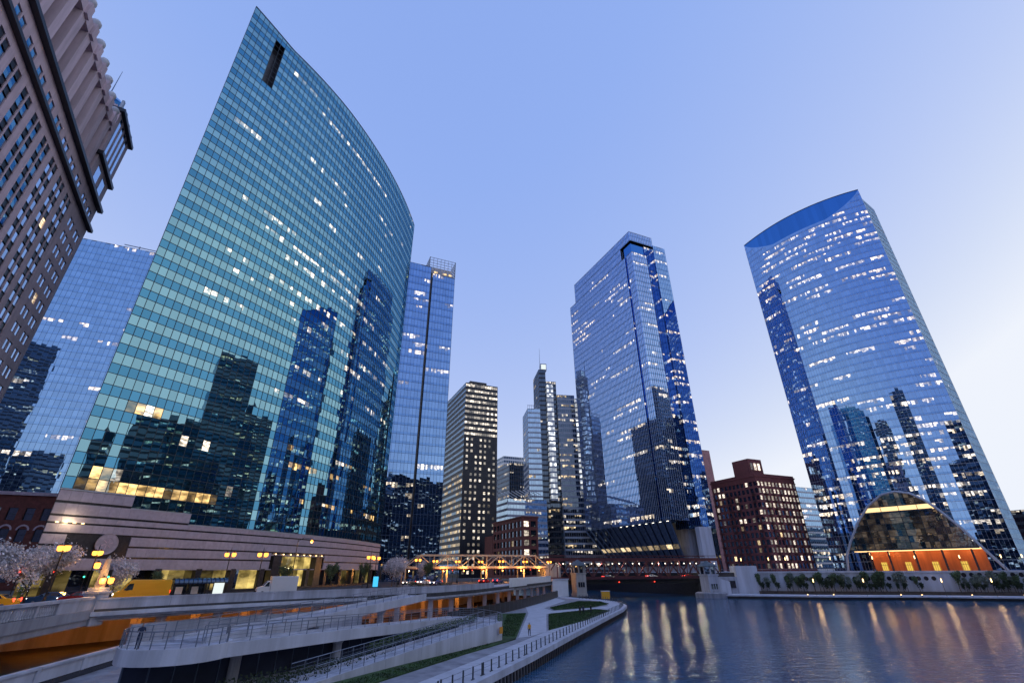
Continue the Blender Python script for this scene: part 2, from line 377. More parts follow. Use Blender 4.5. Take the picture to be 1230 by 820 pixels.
# ================================================================ SETTING
def water_mat():
    m, t, b = _nt('river_water'); L = t.links
    b.inputs['Base Color'].default_value = (.02, .10, .21, 1); b.inputs['Roughness'].default_value = .05; b.inputs['IOR'].default_value = 1.33
    a = N(t, 'ShaderNodeTexNoise'); a.inputs['Scale'].default_value = .55; a.inputs['Detail'].default_value = 4; a.inputs['Roughness'].default_value = .6; L.new(pos(t, 1, 1.5, 1), a.inputs['Vector'])
    c = N(t, 'ShaderNodeTexNoise'); c.inputs['Scale'].default_value = 2.6; c.inputs['Detail'].default_value = 2; L.new(pos(t, 1, 1.4, 1), c.inputs['Vector'])
    big = N(t, 'ShaderNodeTexNoise'); big.inputs['Scale'].default_value = .03; big.inputs['Detail'].default_value = 2; L.new(pos(t), big.inputs['Vector'])
    k = N(t, 'ShaderNodeMapRange'); L.new(big.outputs['Fac'], k.inputs[0]); k.inputs[1].default_value = .35; k.inputs[2].default_value = .65; k.inputs[3].default_value = .55; k.inputs[4].default_value = 1.1
    s = N(t, 'ShaderNodeMath', operation='MULTIPLY'); L.new(c.outputs['Fac'], s.inputs[0]); s.inputs[1].default_value = .3
    ad = N(t, 'ShaderNodeMath', operation='ADD'); L.new(a.outputs['Fac'], ad.inputs[0]); L.new(s.outputs[0], ad.inputs[1])
    mu = N(t, 'ShaderNodeMath', operation='MULTIPLY'); L.new(ad.outputs[0], mu.inputs[0]); L.new(k.outputs[0], mu.inputs[1])
    bp = N(t, 'ShaderNodeBump'); bp.inputs['Strength'].default_value = 1; bp.inputs['Distance'].default_value = .14
    L.new(mu.outputs[0], bp.inputs['Height']); L.new(bp.outputs[0], b.inputs['Normal'])
    return m
M['water'] = water_mat()
g = MB(); g.face([(-4000, -4000, 0), (4000, -4000, 0), (4000, 6000, 0), (-4000, 6000, 0)]); struct(g, 'river_water', 'water')

PAR = [(-36, 30), (-41, 44), (-46, 58), (-42, 65), (-34, 75), (-24, 86), (-14, 96), (-8, 110), (0, 138), (9, 170), (14, 188)]
def offs(pts, d):
    mb = MB(); mb.sweep([(p[0], p[1], 0) for p in pts], [(d, 0), (d, 1)]); return [(v[0], v[1]) for v in mb.v[::2]]
GZ = 6.3
inner = offs(PAR, -15)
# solid city block behind the open lower level, and the street deck over it
g = MB(); g.prism(inner[::-1]+[(-70, 10), (-900, -300), (-3000, 3000), (-200, 900), (-30, 330), (22, 200)][::1][:0]+[(-3000, -300), (-3000, 4000), (-300, 1500), (-40, 300), (-2, 205)], -1, GZ-.6, 0); struct(g, 'embankment', 'conc_d')
outer = offs(PAR, .0)
g = MB(); g.prism(outer[::-1]+[(-3000, -320), (-3000, 4000), (-300, 1500), (-36, 300), (10, 205)], GZ-.59, GZ, 0); struct(g, 'street', 'asph')
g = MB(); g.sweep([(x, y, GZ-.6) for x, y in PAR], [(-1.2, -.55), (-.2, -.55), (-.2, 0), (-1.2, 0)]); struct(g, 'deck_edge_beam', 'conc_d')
# lower level road
low = offs(PAR, -15.2); g = MB(); g.prism(PAR+low[::-1], -1, 1.75); struct(g, 'lower_road', 'asph')
# street pavements with kerbs
g = MB(); g.sweep([(x, y, GZ) for x, y in PAR], [(-5.5, .004), (-5.5, .14), (-.45, .14), (-.45, .004)]); struct(g, 'river_pavement', 'pave')
mk = MB()
for off in (-9, -12.4, -19.4):
    q = offs(PAR, off)
    for i in range(len(q)-1):
        a, b_ = V2(q[i]), V2(q[i+1]); L_ = (b_-a).length; d = (b_-a)/L_; s_ = 0
        while s_ < L_-3:
            p0 = a+d*s_; p1 = a+d*(s_+3); nn = Vector((d.y, -d.x, 0))*.07
            mk.face([(p0.x-nn.x, p0.y-nn.y, GZ+.004), (p0.x+nn.x, p0.y+nn.y, GZ+.004), (p1.x+nn.x, p1.y+nn.y, GZ+.004), (p1.x-nn.x, p1.y-nn.y, GZ+.004)]); s_ += 7
struct(mk, 'lane_marking', 'paint')
# lower walk along the river
EDGE = [(-14, 10), (-9, 28), (-4.9, 43.2), (-2.1, 50.5), (2.1, 61.8), (9, 81.4), (18.9, 108.7), (26.1, 128.4), (29.4, 139.9), (30.8, 154.1), (28.2, 167.2), (22, 178), (17, 190)]
g = MB(); g.prism(EDGE+[(-2, 205), (-60, 120), (-80, 60), (-60, -30)], -1, 1.36); struct(g, 'riverwalk_base', 'conc_d')
def strip(pts, w0, w1, z, lay=.02):
    a = offs(pts, w0); b_ = offs(pts, w1); return a, b_
# promenade paved in slabs
wa = offs(EDGE, -.25); wb = offs(EDGE, -4.6)
pv = thing('promenade', 'pale concrete promenade slabs curving along the river edge', 'walkway', (0, 60, 1.36))
sl = MB()
for i in range(2, len(EDGE)-1):
    a0, a1, b0, b1 = V2(wa[i]), V2(wa[i+1]), V2(wb[i]), V2(wb[i+1]); n = max(1, int((a1-a0).length/2.4))
    for k in range(n):
        f0, f1 = k/n+.004, (k+1)/n-.004
        q = MB(); q.prism([tuple((a0+(a1-a0)*f0).to_2d()), tuple((a0+(a1-a0)*f1).to_2d()), tuple((b0+(b1-b0)*f1).to_2d()), tuple((b0+(b1-b0)*f0).to_2d())], 1.3, 1.42+rng.uniform(-.004, .004))
        q.build('slab', 'pave', pv)
g = MB(); g.sweep([(x, y, 1.36) for x, y in EDGE], [(-.35, -.5), (.15, -.5), (.15, .10), (-.35, .10)]); struct(g, 'quay_edge', 'conc_l')
# sheet piling down to the water under the quay edge
sp = MB()
for i in range(1, len(EDGE)-1):
    a, b_ = V2(EDGE[i]), V2(EDGE[i+1]); n = int((b_-a).length/.9); d = (b_-a).normalized(); nn = Vector((d.y, -d.x, 0))
    for k in range(n):
        p = a+(b_-a)*(k/n); sp.obox(p+Vector((0, 0, -.6)), d*.45, nn*.12, Vector((0, 0, 1.45)))
tag(sp.build('sheet_piling', 'black'), 'dark steel sheet piling under the promenade edge', 'piling')
# the path branching between the lawns
g = MB(); g.prism([(2.2, 78), (5.0, 84), (7, 116), (11, 121), (20.5, 130), (27.5, 137.5), (25.6, 141.5), (20, 133), (9, 124), (7.5, 134), (16, 165), (14, 184), (8, 172), (3, 140), (3.2, 118), (.6, 77)], 1.30, 1.39); struct(g, 'garden_path', 'pave')
for pts, lb in (([(-3.6, 116), (2.7, 118), (.2, 75), (-3, 68), (-5.6, 62.5), (-12, 47), (-14.5, 41), (-17, 44), (-8, 62), (-2.2, 75.5)], None),
                ([(7.4, 115), (19.2, 127.5), (22.0, 123.2), (13.5, 101), (5.4, 85)], None),
                ([(9.6, 127), (9.0, 134), (19.4, 160.5), (25.5, 158), (26.2, 147), (19.6, 135)], None)):
    m_ = MB(); m_.prism(pts, 1.3, 1.5); o = struct(m_, 'lawn', 'grass')
# blades on the lawns, one mass
gb = MB(); r = random.Random(5)
for tri in ([(7.4, 115), (19.2, 127.5), (22.0, 123.2), (13.5, 101), (5.4, 85)], [(9.6, 127), (9.0, 134), (19.4, 160.5), (25.5, 158), (26.2, 147), (19.6, 135)], [(-1.5, 114), (2.5, 117), (.1, 77), (-2, 77)], [(-3.2, 68), (-5.6, 62.5), (-12, 47), (-14.5, 41), (-16, 44), (-8, 60.5), (-2.8, 71)]):
    cx = sum(p[0] for p in tri)/len(tri); cy = sum(p[1] for p in tri)/len(tri)
    for i in range(len(tri)):
        a, b_ = tri[i], tri[(i+1) % len(tri)]
        ar = abs((a[0]-cx)*(b_[1]-cy)-(b_[0]-cx)*(a[1]-cy))/2
        for k in range(int(ar*28)):
            u, v = r.random(), r.random()
            if u+v > 1: u, v = 1-u, 1-v
            x = cx+(a[0]-cx)*u+(b_[0]-cx)*v; y = cy+(a[1]-cy)*u+(b_[1]-cy)*v; t = r.uniform(0, 6.28); h = r.uniform(.06, .14); dx, dy = .07*math.cos(t), .07*math.sin(t)
            gb.face([(x-dx, y-dy, 1.49), (x+dx, y+dy, 1.49), (x+r.uniform(-.05, .05), y+r.uniform(-.05, .05), 1.5+h)])
tag(gb.build('grass', 'grass', fix=False), 'short green turf on the riverside lawns', 'grass', kind='stuff')

# right bank: quay, terraced wall with port-holes, plaza
QUAY = [(80, 199), (88, 196), (111, 185.4), (137, 181), (162, 169.6), (230, 140), (420, 60)]
WALL = [(92, 214.5), (98.3, 211.5), (118, 203.5), (145, 197), (175, 185), (240, 160), (430, 85)]
g = MB(); g.prism(QUAY+[(430, 90), (240, 165), (175, 190), (118, 208), (92, 219), (80, 216)], -1, 1.0); struct(g, 'far_quay', 'conc_l')
g = MB(); g.sweep([(x, y, 0) for x, y in QUAY], [(-.5, .75), (.2, .75), (.2, 1.15), (-.5, 1.15)]); struct(g, 'quay_coping', 'conc_l')
g = MB(); g.sweep([(x, y, 0) for x, y in QUAY], [(-.1, -.5), (.1, -.5), (.1, .745), (-.1, .745)]); struct(g, 'quay_face', 'black')
PZ = 8.6
g = MB(); g.prism(offs(WALL, -.6)+[(3000, 300), (3000, 4000), (-280, 1500), (5, 350), (40, 290), (78, 222)], -1, PZ, 0, 1); struct(g, 'plaza', ['granite_d', 'conc'])
g = MB(); g.prism([(116, 90), (150, 96), (3000, -20), (3000, -2500), (60, -2500), (60, -120), (90, 20)], -1, 4.5); struct(g, 'north_bank', 'ground')
g = MB(); g.prism([(-70, 8), (-95, -60), (-60, -2500), (-3000, -2500), (-3000, -330)], -1, 4.5); struct(g, 'east_bank', 'ground')

# ================================================================ GLASS TOWER WITH THE CURVED FRONT
AR = 190; T0 = R(31); ACX = -72.5-AR*math.cos(T0); ACY = 77+AR*math.sin(T0)
def arc(s, d=0):
    t = T0-s/AR; return Vector((ACX+(AR+d)*math.cos(t), ACY-(AR+d)*math.sin(t), 0))
ARCL = AR*R(30); NC = 66; CW = ARCL/NC
apts = [arc(i*CW) for i in range(NC+1)]
tw = thing('curved_glass_tower', 'tall green glass office tower with a sweeping curved front over a banded granite base', 'office tower', (-72.5, 77, GZ))
zb0, ztop = 16.1, 155.0
zs = []; z = zb0; k = 0
FH = 4.0
while z < ztop-.5: zs.append(z); z += 2.1 if k % 2 == 0 else 1.9; k += 1
zs[-1:] = [zs[-1], ztop] if ztop-zs[-1] > 1 else [ztop]
def bot(i):
    s = i*CW
    for lim, zz in ((9.2, 22.1), (21, 20.1)):
        if s < lim: return min(zs, key=lambda q: abs(q-zz))
    return min(zs, key=lambda q: abs(q-18.1))
lg = {}; rr = random.Random(11)
lit_rows = {}
nrow = len(zs)-1
def addrun(row, c0, c1, k, p):
    for c in range(c0, c1):
        if rr.random() < p: lg[row, c] = k
for row in range(0, nrow, 2):
    zz = zs[row]
    if zz < 40: q = .10
    elif zz < 75: q = .03
    else: q = .05
    c = 0
    while c < NC:
        if rr.random() < q*.35:
            n = rr.randint(1, 6)
            for i in range(n):
                if rr.random() < .7: lg[row, c+i] = 3 if zz > 45 else rr.choice((2, 2, 3))
            c += n
        c += 1
bz = min(range(0, nrow, 2), key=lambda j: abs(zs[j]-22.1)); addrun(3, 1, 17, 2, 1); addrun(bz-2, 24, 60, 2, .3); addrun(bz+6, 26, 60, 2, .3); addrun(bz+2, 30, 60, 2, .2)
for zz, c0, c1, p in ((92, 8, 40, .5), (88, 12, 44, .7), (84, 18, 48, .5), (76, 6, 56, .6), (69, 20, 60, .4), (72, 10, 36, .3), (120, 14, 30, .4), (139, 18, 44, .8), (143, 10, 22, .35), (128, 30, 50, .3), (104, 14, 30, .3), (56, 20, 60, .3), (64, 4, 30, .18), (48, 22, 30, .9)):
    j = min(range(0, nrow, 2), key=lambda j: abs(zs[j]-zz)); addrun(j, c0, c1, 3, p)
def cell333(i, j):
    if (j, i) in lg: return lg[j, i]
    return 0 if j % 2 == 0 else 1
NOT0, NOT1 = 4, 7     # the slot in the upper corner
def top333(i):
    return ztop
def cellN(i, j):
    if 5 <= i < 7 and 131 < zs[j] < 149.5: return None
    return cell333(i, j)
def clip333(i): return ztop-(1.9*i*CW/13 if i*CW < 13 else 1.9*max(0, 1-(i*CW-13)/26)**1.5)
curtain(tw, apts, zs, cellN, ['teal', 'teal_sp', 'teal_lit', 'teal_spark'], 'mull', mw=.10, md=.06, hw=.11, jit=.0019, clip=clip333, bottom=bot, single=lambda i, j: i < 20 and bot(i)-.1 <= zs[j] < 45.5)
# the dark slot behind the missing panes
g = MB(); q0, q1 = arc(5*CW, -2.5), arc(7*CW, -2.5); p0, p1 = arc(5*CW), arc(7*CW)
for a, b_ in ((p0, q0), (q0, q1), (q1, p1)): g.face([(a.x, a.y, 132), (b_.x, b_.y, 132), (b_.x, b_.y, 152), (a.x, a.y, 152)])
g.build('corner_slot', 'granite_d', tw)
# body: city side, roof
BK = [arc(ARCL), Vector((-58, 186, 0)), Vector((-96, 150, 0)), Vector((-92, 112, 0)), arc(0)]
bk = subdiv([tuple(p.to_2d()) for p in BK], 1.6, closed=False)
curtain(tw, [p for p, i in bk], [GZ, 18.1]+[18.1+2*k for k in range(1, 69)], lambda i, j: 1 if j % 2 else 0, ['teal', 'teal_sp'], None, gname='city_side_glazing')
g = MB(); g.prism([tuple(arc(i*CW, -.3).to_2d()) for i in range(NC+1)]+[tuple(p.to_2d()) for p in BK[1:-1]], 150.5, 151.2); g.build('roof', 'granite_d', tw)
g = MB(); g.sweep([(*arc(i*CW, -.02).to_2d(), clip333(i)) for i in range(NC+1)], [(-.3, -.2), (.12, -.2), (.12, .15), (-.3, .15)]); g.build('parapet_trim', 'mull_b', tw)
# raised corner screen
g = MB()
# granite base
bs = thing.__call__ if False else None
pb = MB(); pc = MB()
levels = [(10.5, 12.0), (12.3, 13.7), (14.0, 15.4), (15.7, 16.9), (17.2, 18.0), (18.35, 19.95), (20.35, 21.9)]
pod = MB(); k = 0
for i in range(NC):
    s = (i+.5)*CW; a, b_ = arc(i*CW+.012, .35), arc((i+1)*CW-.012, .35); t = (b_-a); n = Vector((t.y, -t.x, 0)).normalized()
    for li, (z0, z1) in enumerate(levels):
        if z1 > bot(i)+.05: continue
        if 42 < s < 62 and z0 < 13.3: continue
        if 2.5 < s < 12.5 and 12.2 < z0 < 16.9 and not (z0 > 15.6): continue
        q = MB(); q.obox(a-n*.3+Vector((0, 0, z0)), t, n*.3, Vector((0, 0, z1-z0)))
        if k < 290 and i < 44: q.build('granite_panel', 'granite', tw); k += 1
        else: pod.obox(a-n*.3+Vector((0, 0, z0)), t, n*.3, Vector((0, 0, z1-z0)))
pod.build('granite_cladding', 'granite', tw)['kind'] = 'stuff'
g = MB()
for i in range(NC):
    a, b_ = arc(i*CW, .12), arc((i+1)*CW, .12); s = (i+.5)*CW
    z0 = 13.35 if 42 < s < 62 else 10.5
    g.face([(a.x, a.y, z0), (b_.x, b_.y, z0), (b_.x, b_.y, bot(i)), (a.x, a.y, bot(i))])
g.build('dark_stone_course', 'granite_d', tw)
for lo_, hi_ in ((0, 9.2), (9.2, 21), (21, 999)):
    g = MB()
    for i in range(NC):
        if not lo_ <= i*CW < hi_: continue
        a, b_ = arc(i*CW, .18), arc((i+1)*CW, .18); t = b_-a; n = Vector((t.y, -t.x, 0)).normalized()
        g.obox(a-n*.2+Vector((0, 0, bot(i)-.22)), t, n*.42, Vector((0, 0, .2)))
    g.build('sill_trim', 'mull_w', tw)
# recessed lobby front with columns
lb = MB(); cols = 0
for i in range(0, NC, 2):
    a, b_ = arc(i*CW, -1.6), arc(min(NC, i+2)*CW, -1.6)
    mi = rr.choice((0, 0, 1, 0, 1))
    lb.face([(a.x, a.y, GZ+.5), (b_.x, b_.y, GZ+.5), (b_.x, b_.y, 10.5), (a.x, a.y, 10.5)], mi)
lb.build('lobby_glazing', ['lobby', 'dark_g'], tw, fix=False)
g = MB(); g.sweep([(*arc(i*CW, -1.5).to_2d(), 0) for i in range(NC+1)], [(-.3, GZ), (1.95, GZ), (1.95, GZ+.5), (-.3, GZ+.5)]); g.build('plinth', 'granite_d', tw)
g = MB(); g.sweep([(*arc(i*CW, 0).to_2d(), 0) for i in range(NC+1)], [(-1.7, 10.3), (.3, 10.3), (.3, 10.5), (-1.7, 10.5)]); g.build('lobby_soffit', 'granite', tw)
for i in range(2, NC, 5):
    p = arc(i*CW, -.2); t = (arc(i*CW+.1)-arc(i*CW)).normalized(); n = Vector((t.y, -t.x, 0)); q = MB()
    q.obox(p-t*.6-n*.5+Vector((0, 0, GZ+.3)), t*1.2, n*1.0, Vector((0, 0, 4.0))); q.build('column', 'granite_d', tw)
# portal
for s0, s1 in ((43, 45.6), (58, 60.6)):
    q = MB(); a, b_ = arc(s0, .5), arc(s1, .5); t = b_-a; n = Vector((t.y, -t.x, 0)).normalized(); q.obox(a-n*1.5+Vector((0, 0, GZ)), t, n*1.5, Vector((0, 0, 7))); q.build('portal_column', 'granite_d', tw)
q = MB(); n_ = 8
for k in range(n_):
    a, b_ = arc(42+20*k/n_, -2.2), arc(42+20*(k+1)/n_, -2.2); q.face([(a.x, a.y, GZ), (b_.x, b_.y, GZ), (b_.x, b_.y, 13.35), (a.x, a.y, 13.35)])
q.build('portal_glazing', 'lobby', tw, fix=False)
q = MB(); q.sweep([(*arc(42+k*2).to_2d(), 0) for k in range(11)], [(-2.2, 13.2), (.4, 13.2), (.4, 13.42), (-2.2, 13.42)]); q.build('portal_soffit', 'granite', tw)
for k in range(8):
    p = arc(43.5+k*2.4, .42); q = MB(); q.obox((p.x-.12, p.y-.12, 13.45), (.24, 0, 0), (0, .24, 0), (0, 0, .16)); q.build('portal_lamp', 'wlamp', tw)
# round seal on its dark panel
md = MB(); p = arc(8.6, .6); t = (arc(8.7)-arc(8.6)).normalized(); n = Vector((t.y, -t.x, 0))
for k in range(28):
    a0, a1 = 2*math.pi*k/28, 2*math.pi*(k+1)/28
    f = lambda a, r_, d: p+t*(r_*math.cos(a))+Vector((0, 0, 14.2+r_*math.sin(a)))+n*d
    md.face([f(a0, 0, .1), f(a0, 1.45, .1), f(a1, 1.45, .1)]); md.face([f(a0, 1.45, .1), f(a0, 1.6, .16), f(a1, 1.6, .16), f(a1, 1.45, .1)]); md.face([f(a0, 1.6, .16), f(a0, 1.6, -.1), f(a1, 1.6, -.1), f(a1, 1.6, .16)])
    md.face([f(a0, .85, .12), f(a0, .95, .15), f(a1, .95, .15), f(a1, .85, .12)])
sl_ = md.build('round_seal', 'granite', tw)
q = MB()
for k in range(6):
    a = math.pi*k/3; q.bar(p+n*.16+t*(.2*math.cos(a))+Vector((0, 0, 14.2+.2*math.sin(a))), p+n*.16+t*(.8*math.cos(a+.3))+Vector((0, 0, 14.2+.8*math.sin(a+.3))), .06, .14)
q.build('seal_relief', 'stone', sl_)
for k in range(4):
    p = arc(1.2+k*1.1, .25); lamp = MB(); lamp.obox((p.x-.15, p.y-.15, 17.05), (.3, 0, 0), (0, .3, 0), (0, 0, .12)); lamp.build('soffit_lamp', 'wlamp', tw)
lamp_light('soffit_glow', tuple(arc(2.5, 1.4)+Vector((0, 0, 17.3))), (1, .75, .4), 30, .2, tw)

# ================================================================ generic towers
def tower(name, label, poly, z0, z1, fh, cw, mats, sp=.28, mull='mull_b', lit=.12, run=4, seed=1, vskip=1, hskip=2, jit=.0025, mw=.08, md=.08, hw=.10, roof='granite_d', rows={}, cat='office tower', t=None, gname='glazing', cellf=None, cap=True, group=None):
    if t is None: t = thing(name, label, cat, (poly[0][0], poly[0][1], z0), group=group)
    pts = subdiv(poly, cw); nf = max(1, round((z1-z0)/fh)); f = (z1-z0)/nf; zz = []
    for k in range(nf): zz += [z0+k*f, z0+k*f+f*sp]
    zz.append(z1); L = litgrid(nf, len(pts), lit, run, rows, seed)
    def cell(i, j):
        if cellf:
            c = cellf(i, j, pts[i][1])
            if c is not None: return c
        if j % 2 == 0: return 1
        return L.get((j//2, i), 0)
    curtain(t, [p for p, i in pts], zz, cell, mats, mull, mw=mw, md=md, hw=hw, jit=jit, vskip=vskip, hskip=hskip, seed=seed, gname=gname)
    if cap:
        g = MB(); g.prism([(p[0], p[1]) for p in poly], z1-.4, z1-.05); g.build('roof', roof, t)
    return t
def boxpoly(c, l1, l2, back=0):
    c = V2(c); return [tuple((c+E2*l2).to_2d()), tuple(c.to_2d()), tuple((c+E1*l1).to_2d()), tuple((c+E1*l1+E2*l2).to_2d())]
BL = ['blue', 'blue_sp', 'blue_lit', 'blue_lit2']

# --- tower beyond the curved one, with the lattice crown
P1 = Vector((-29.9, 207.2, 0)); W = 42
c0 = P1-E1*W
t = tower('lattice_crown_tower', 'slim blue glass tower with a lit lattice box crown and a dark vertical slot', boxpoly(c0, W-13.2, 34), GZ, 153, 4.1, 1.55, BL, lit=.1, run=5, seed=21, rows={12: .0, 24: .5, 30: .3, 35: .2, 36: .2, 20: .25})
tower('', '', boxpoly(c0+E1*(W-11.8)+E2*1.2, 11.8, 32), GZ, 150, 4.1, 1.55, BL, lit=.09, run=4, seed=22, t=t, gname='side_bay_glazing', rows={24: .5, 30: .3})
g = MB(); g.prism([tuple((c0+E1*(W-13.3)+E2*2).to_2d()), tuple((c0+E1*(W-11.7)+E2*2).to_2d()), tuple((c0+E1*(W-11.7)+E2*6).to_2d()), tuple((c0+E1*(W-13.3)+E2*6).to_2d())], GZ, 151); g.build('dark_slot', 'granite_d', t)
cr = MB(); cb = c0+E1*(W-14)+E2*1.2; w1, w2 = 14, 12
for zz in [150.1+k*1.65 for k in range(7)]:
    for a, b_ in ((cb, cb+E1*w1), (cb, cb+E2*w2), (cb+E1*w1, cb+E1*w1+E2*w2), (cb+E2*w2, cb+E1*w1+E2*w2)): cr.bar(a+Vector((0, 0, zz)), b_+Vector((0, 0, zz)), .22, .22)
for k in range(8):
    for a, b_ in ((cb, E1*w1), (cb+E2*w2, E1*w1), (cb, E2*w2), (cb+E1*w1, E2*w2)):
        p = a+b_*(k/7); cr.bar(p+Vector((0, 0, 150)), p+Vector((0, 0, 160.2)), .22, .22)
cr.build('lattice_crown', 'mull_w', t)
g = MB(); g.prism([tuple((cb+E1*a+E2*b_).to_2d()) for a, b_ in ((1.5, 1.5), (w1-1.5, 1.5), (w1-1.5, w2-1.5), (1.5, w2-1.5))], 150.1, 155); g.build('crown_core', 'conc_l', t)
for a in (3, 8, 11): 
    p = cb+E1*a+E2*.9; q = MB(); q.obox(p+Vector((0, 0, 151.5)), E1*1.6, E2*.3, Vector((0, 0, 1.0))); q.build('crown_lamp', 'ledw', t)

# --- banded dark tower with pale lit windows
t = thing('banded_tower', 'dark office tower with pale horizontal window bands and a low roof box', 'office tower', (-30.7, 290, GZ))
bp_ = boxpoly((-30.7, 290), 22.5, 52); Lb = litgrid(40, 60, .55, 4, {}, 31)
pts = subdiv(bp_, 1.5); zz = []; z = GZ
while z < 121: zz += [z, z+1.9]; z += 3.6
zz.append(122.2)
def cb_(i, j):
    if j % 2 == 0: return 1
    e = pts[i][1]
    if e == 0: return 2 if Lb.get((j//2, i)) and j < 34 else 4
    if e == 1 and zz[j] > 86: return 3
    if e == 1: return 3 if i % 2 == 0 and (i*7+j*5) % 11 > 2 else 1
    return 0
curtain(t, [p for p, i in pts], zz, cb_, ['dark_g', 'stone_d', 'warm_w', 'pale_w', 'blue_w'], 'mull', mw=.14, md=.1, hw=.16, gname='window_glazing', seed=33, litsplit=False)
g = MB(); g.prism(bp_, 121.6, 122.4); g.build('roof', 'granite_d', t)
c_ = V2((-30.7, 290))+E1*4+E2*4; g = MB(); g.prism(boxpoly(c_, 12, 14), 122.2, 125.5); g.build('roof_box', 'stone_d', t)

# --- small far towers between
t = tower('pale_grid_tower', 'small far pale grid tower half hidden behind the dark one', boxpoly((-9, 470), 24, 20), GZ, 113, 3.8, 2.4, ['dark_g', 'white', 'pale_w', 'warm_w'], sp=.4, mull='white', lit=.2, seed=41, mw=.5, hw=.4)
t = tower('dark_ribbed_tower', 'squat dark ribbed tower with a few lit windows', boxpoly((-3, 400), 34, 26), GZ, 92, 3.8, 2.0, ['dark_g', 'stone_d', 'warm_w', 'pale_w'], sp=.35, mull='mull_b', lit=.25, seed=42, mw=.5)
t = tower('louvred_hall', 'pale hall with a sloping white louvred glass roof', boxpoly((-4, 330), 30, 24), GZ, 54, 4, 2.4, ['blue_w', 'conc_l', 'pale_w', 'pale_w'], sp=.4, mull='mull_w', lit=.1, seed=43, cat='hall')
lv = MB(); c_ = V2((-4, 330))
for k in range(9): lv.obox(c_+E1*(2+k*3)+E2*2+Vector((0, 0, 54+k*.45)), E1*.5, E2*16+Vector((0, 0, 6)), Vector((0, 0, .4)))
lv.build('louvre_roof', 'white', t)

# --- slender tower with the bright glass fin and the lit lantern cube
t = thing('fin_tower', 'grey tower with a bright glass fin, lattice ends and a lit cube on top', 'office tower', (12, 350, GZ))
D = Vector((.99, .14, 0)); Dn = Vector((-.14, .99, 0))
def seg(x0, x1, dep, z1, mats, sd, nm, front=0, lit=.12, mull='mull_w', cw=1.6, z0=GZ):
    o = V2((0, 350))+Dn*front; a, b_ = o+D*x0, o+D*x1
    tower('', '', [tuple((a+Dn*dep).to_2d()), tuple(a.to_2d()), tuple(b_.to_2d()), tuple((b_+Dn*dep).to_2d())], z0, z1, 3.9, cw, mats, sp=.32, mull=mull, lit=lit, seed=sd, t=t, gname=nm, run=3, mw=.14, hw=.2)
seg(12, 22, 24, 124, ['blue_w', 'mull_w', 'warm_w', 'pale_w'], 51, 'left_bay_glazing')
seg(22, 27.5, 24, 158, ['dark_g', 'stone_d', 'warm_w', 'pale_w'], 52, 'core_glazing', 1, mull='mull')
seg(27.5, 32.6, 10, 144, ['bright', 'mull_w', 'bright', 'bright'], 53, 'fin_glazing', -2.5, z0=55)
seg(27.5, 36, 24, 148, ['dark_g', 'stone_d', 'warm_w', 'pale_w'], 54, 'recess_glazing', 1.5, mull='mull')
seg(36, 50, 24, 136, ['dark_g', 'mull_w', 'warm_w', 'pale_w'], 55, 'right_bay_glazing', -1, .3)
seg(50, 54, 20, 133, ['bright', 'mull_w', 'bright', 'bright'], 56, 'right_fin_glazing', -2, z0=58)
seg(36, 78, 20, 57, ['dark_g', 'mull_w', 'warm_w', 'pale_w'], 57, 'base_glazing', -3, .3)
o_ = V2((0, 350)); a = o_+D*24+Dn*2
g = MB(); g.obox(a+Vector((0, 0, 158)), D*5, Dn*5, Vector((0, 0, 6)), 0); g.build('lantern_cube', 'mull_w', t)
g = MB(); g.obox(a+D*.5-Dn*.1+Vector((0, 0, 159)), D*4, Dn*.08, Vector((0, 0, 4.2))); g.build('lantern_light', 'advert', t)
g = MB(); g.tube(a+Vector((-.6, 0, 158)), a+Vector((-.6, 0, 178)), .22, .08, 5); g.build('mast', 'steel', t)
g = MB()
for k in range(7): g.bar(o_+D*(12+k*1.6)-Dn*.3+Vector((0, 0, 124)), o_+D*(12+k*1.6)-Dn*.3+Vector((0, 0, 127)), .2, .2)
g.bar(o_+D*12-Dn*.3+Vector((0, 0, 126.5)), o_+D*22-Dn*.3+Vector((0, 0, 126.5)), .3, .3); g.build('parapet_lattice', 'mull_w', t)

# --- tapered-base tower (mid right)
PQ = Vector((85.2, 268.2, 0))
t = thing('tapered_base_tower', 'blue ribbed glass tower standing on a narrow tapering base beside the bridge', 'office tower', (85, 268, PZ))
def vol(c, l1, l2, z0, z1, sd, nm, **k): tower('', '', boxpoly(c, l1, l2), z0, z1, 4.05, 1.5, ['rib_g' if k.get('md') == .16 else 'blue', 'blue_sp', 'blue_lit', 'blue_lit2'], t=t, gname=nm, seed=sd, **k)
KW = dict(mull='mull_w', mw=.16, md=.16, hw=.06, jit=.002, run=6, hskip=4)
vol(PQ+E2*8, 20, 69, 222, 230, 61, 'crown_glazing', lit=0, **KW)
vol(PQ, 20, 8.2, 222, 230, 62, 'crown_corner_glazing', lit=0, **KW)
vol(PQ+E2*12, 26, 65, 212, 222, 63, 'attic_glazing', lit=.1, **KW)
vol(PQ+E2*8.4, 26, 77.6, 34, 212, 64, 'main_glazing', lit=.10, rows={40: .4, 39: .4, 41: .4, 36: .3, 30: .2, 24: .4, 14: .3}, **KW)
vol(PQ, 12.5, 6.2, 34, 212, 65, 'corner_bay_glazing', lit=.2, rows={30: .5, 24: .6}, **KW)
g = MB(); g.prism(boxpoly(PQ+E2*1.5+E1*1.2, 16, 8), 34, 221.9); g.build('recess_core', 'deep_g', t)
KW2 = dict(KW, mull='mull_b', md=.08, mw=.08)
vol(PQ+E1*17-E2*3.5, 10.5, 20, 30, 220, 66, 'right_bay_glazing', lit=.3, rows={30: .6, 24: .7, 20: .5, 12: .5}, **KW2)
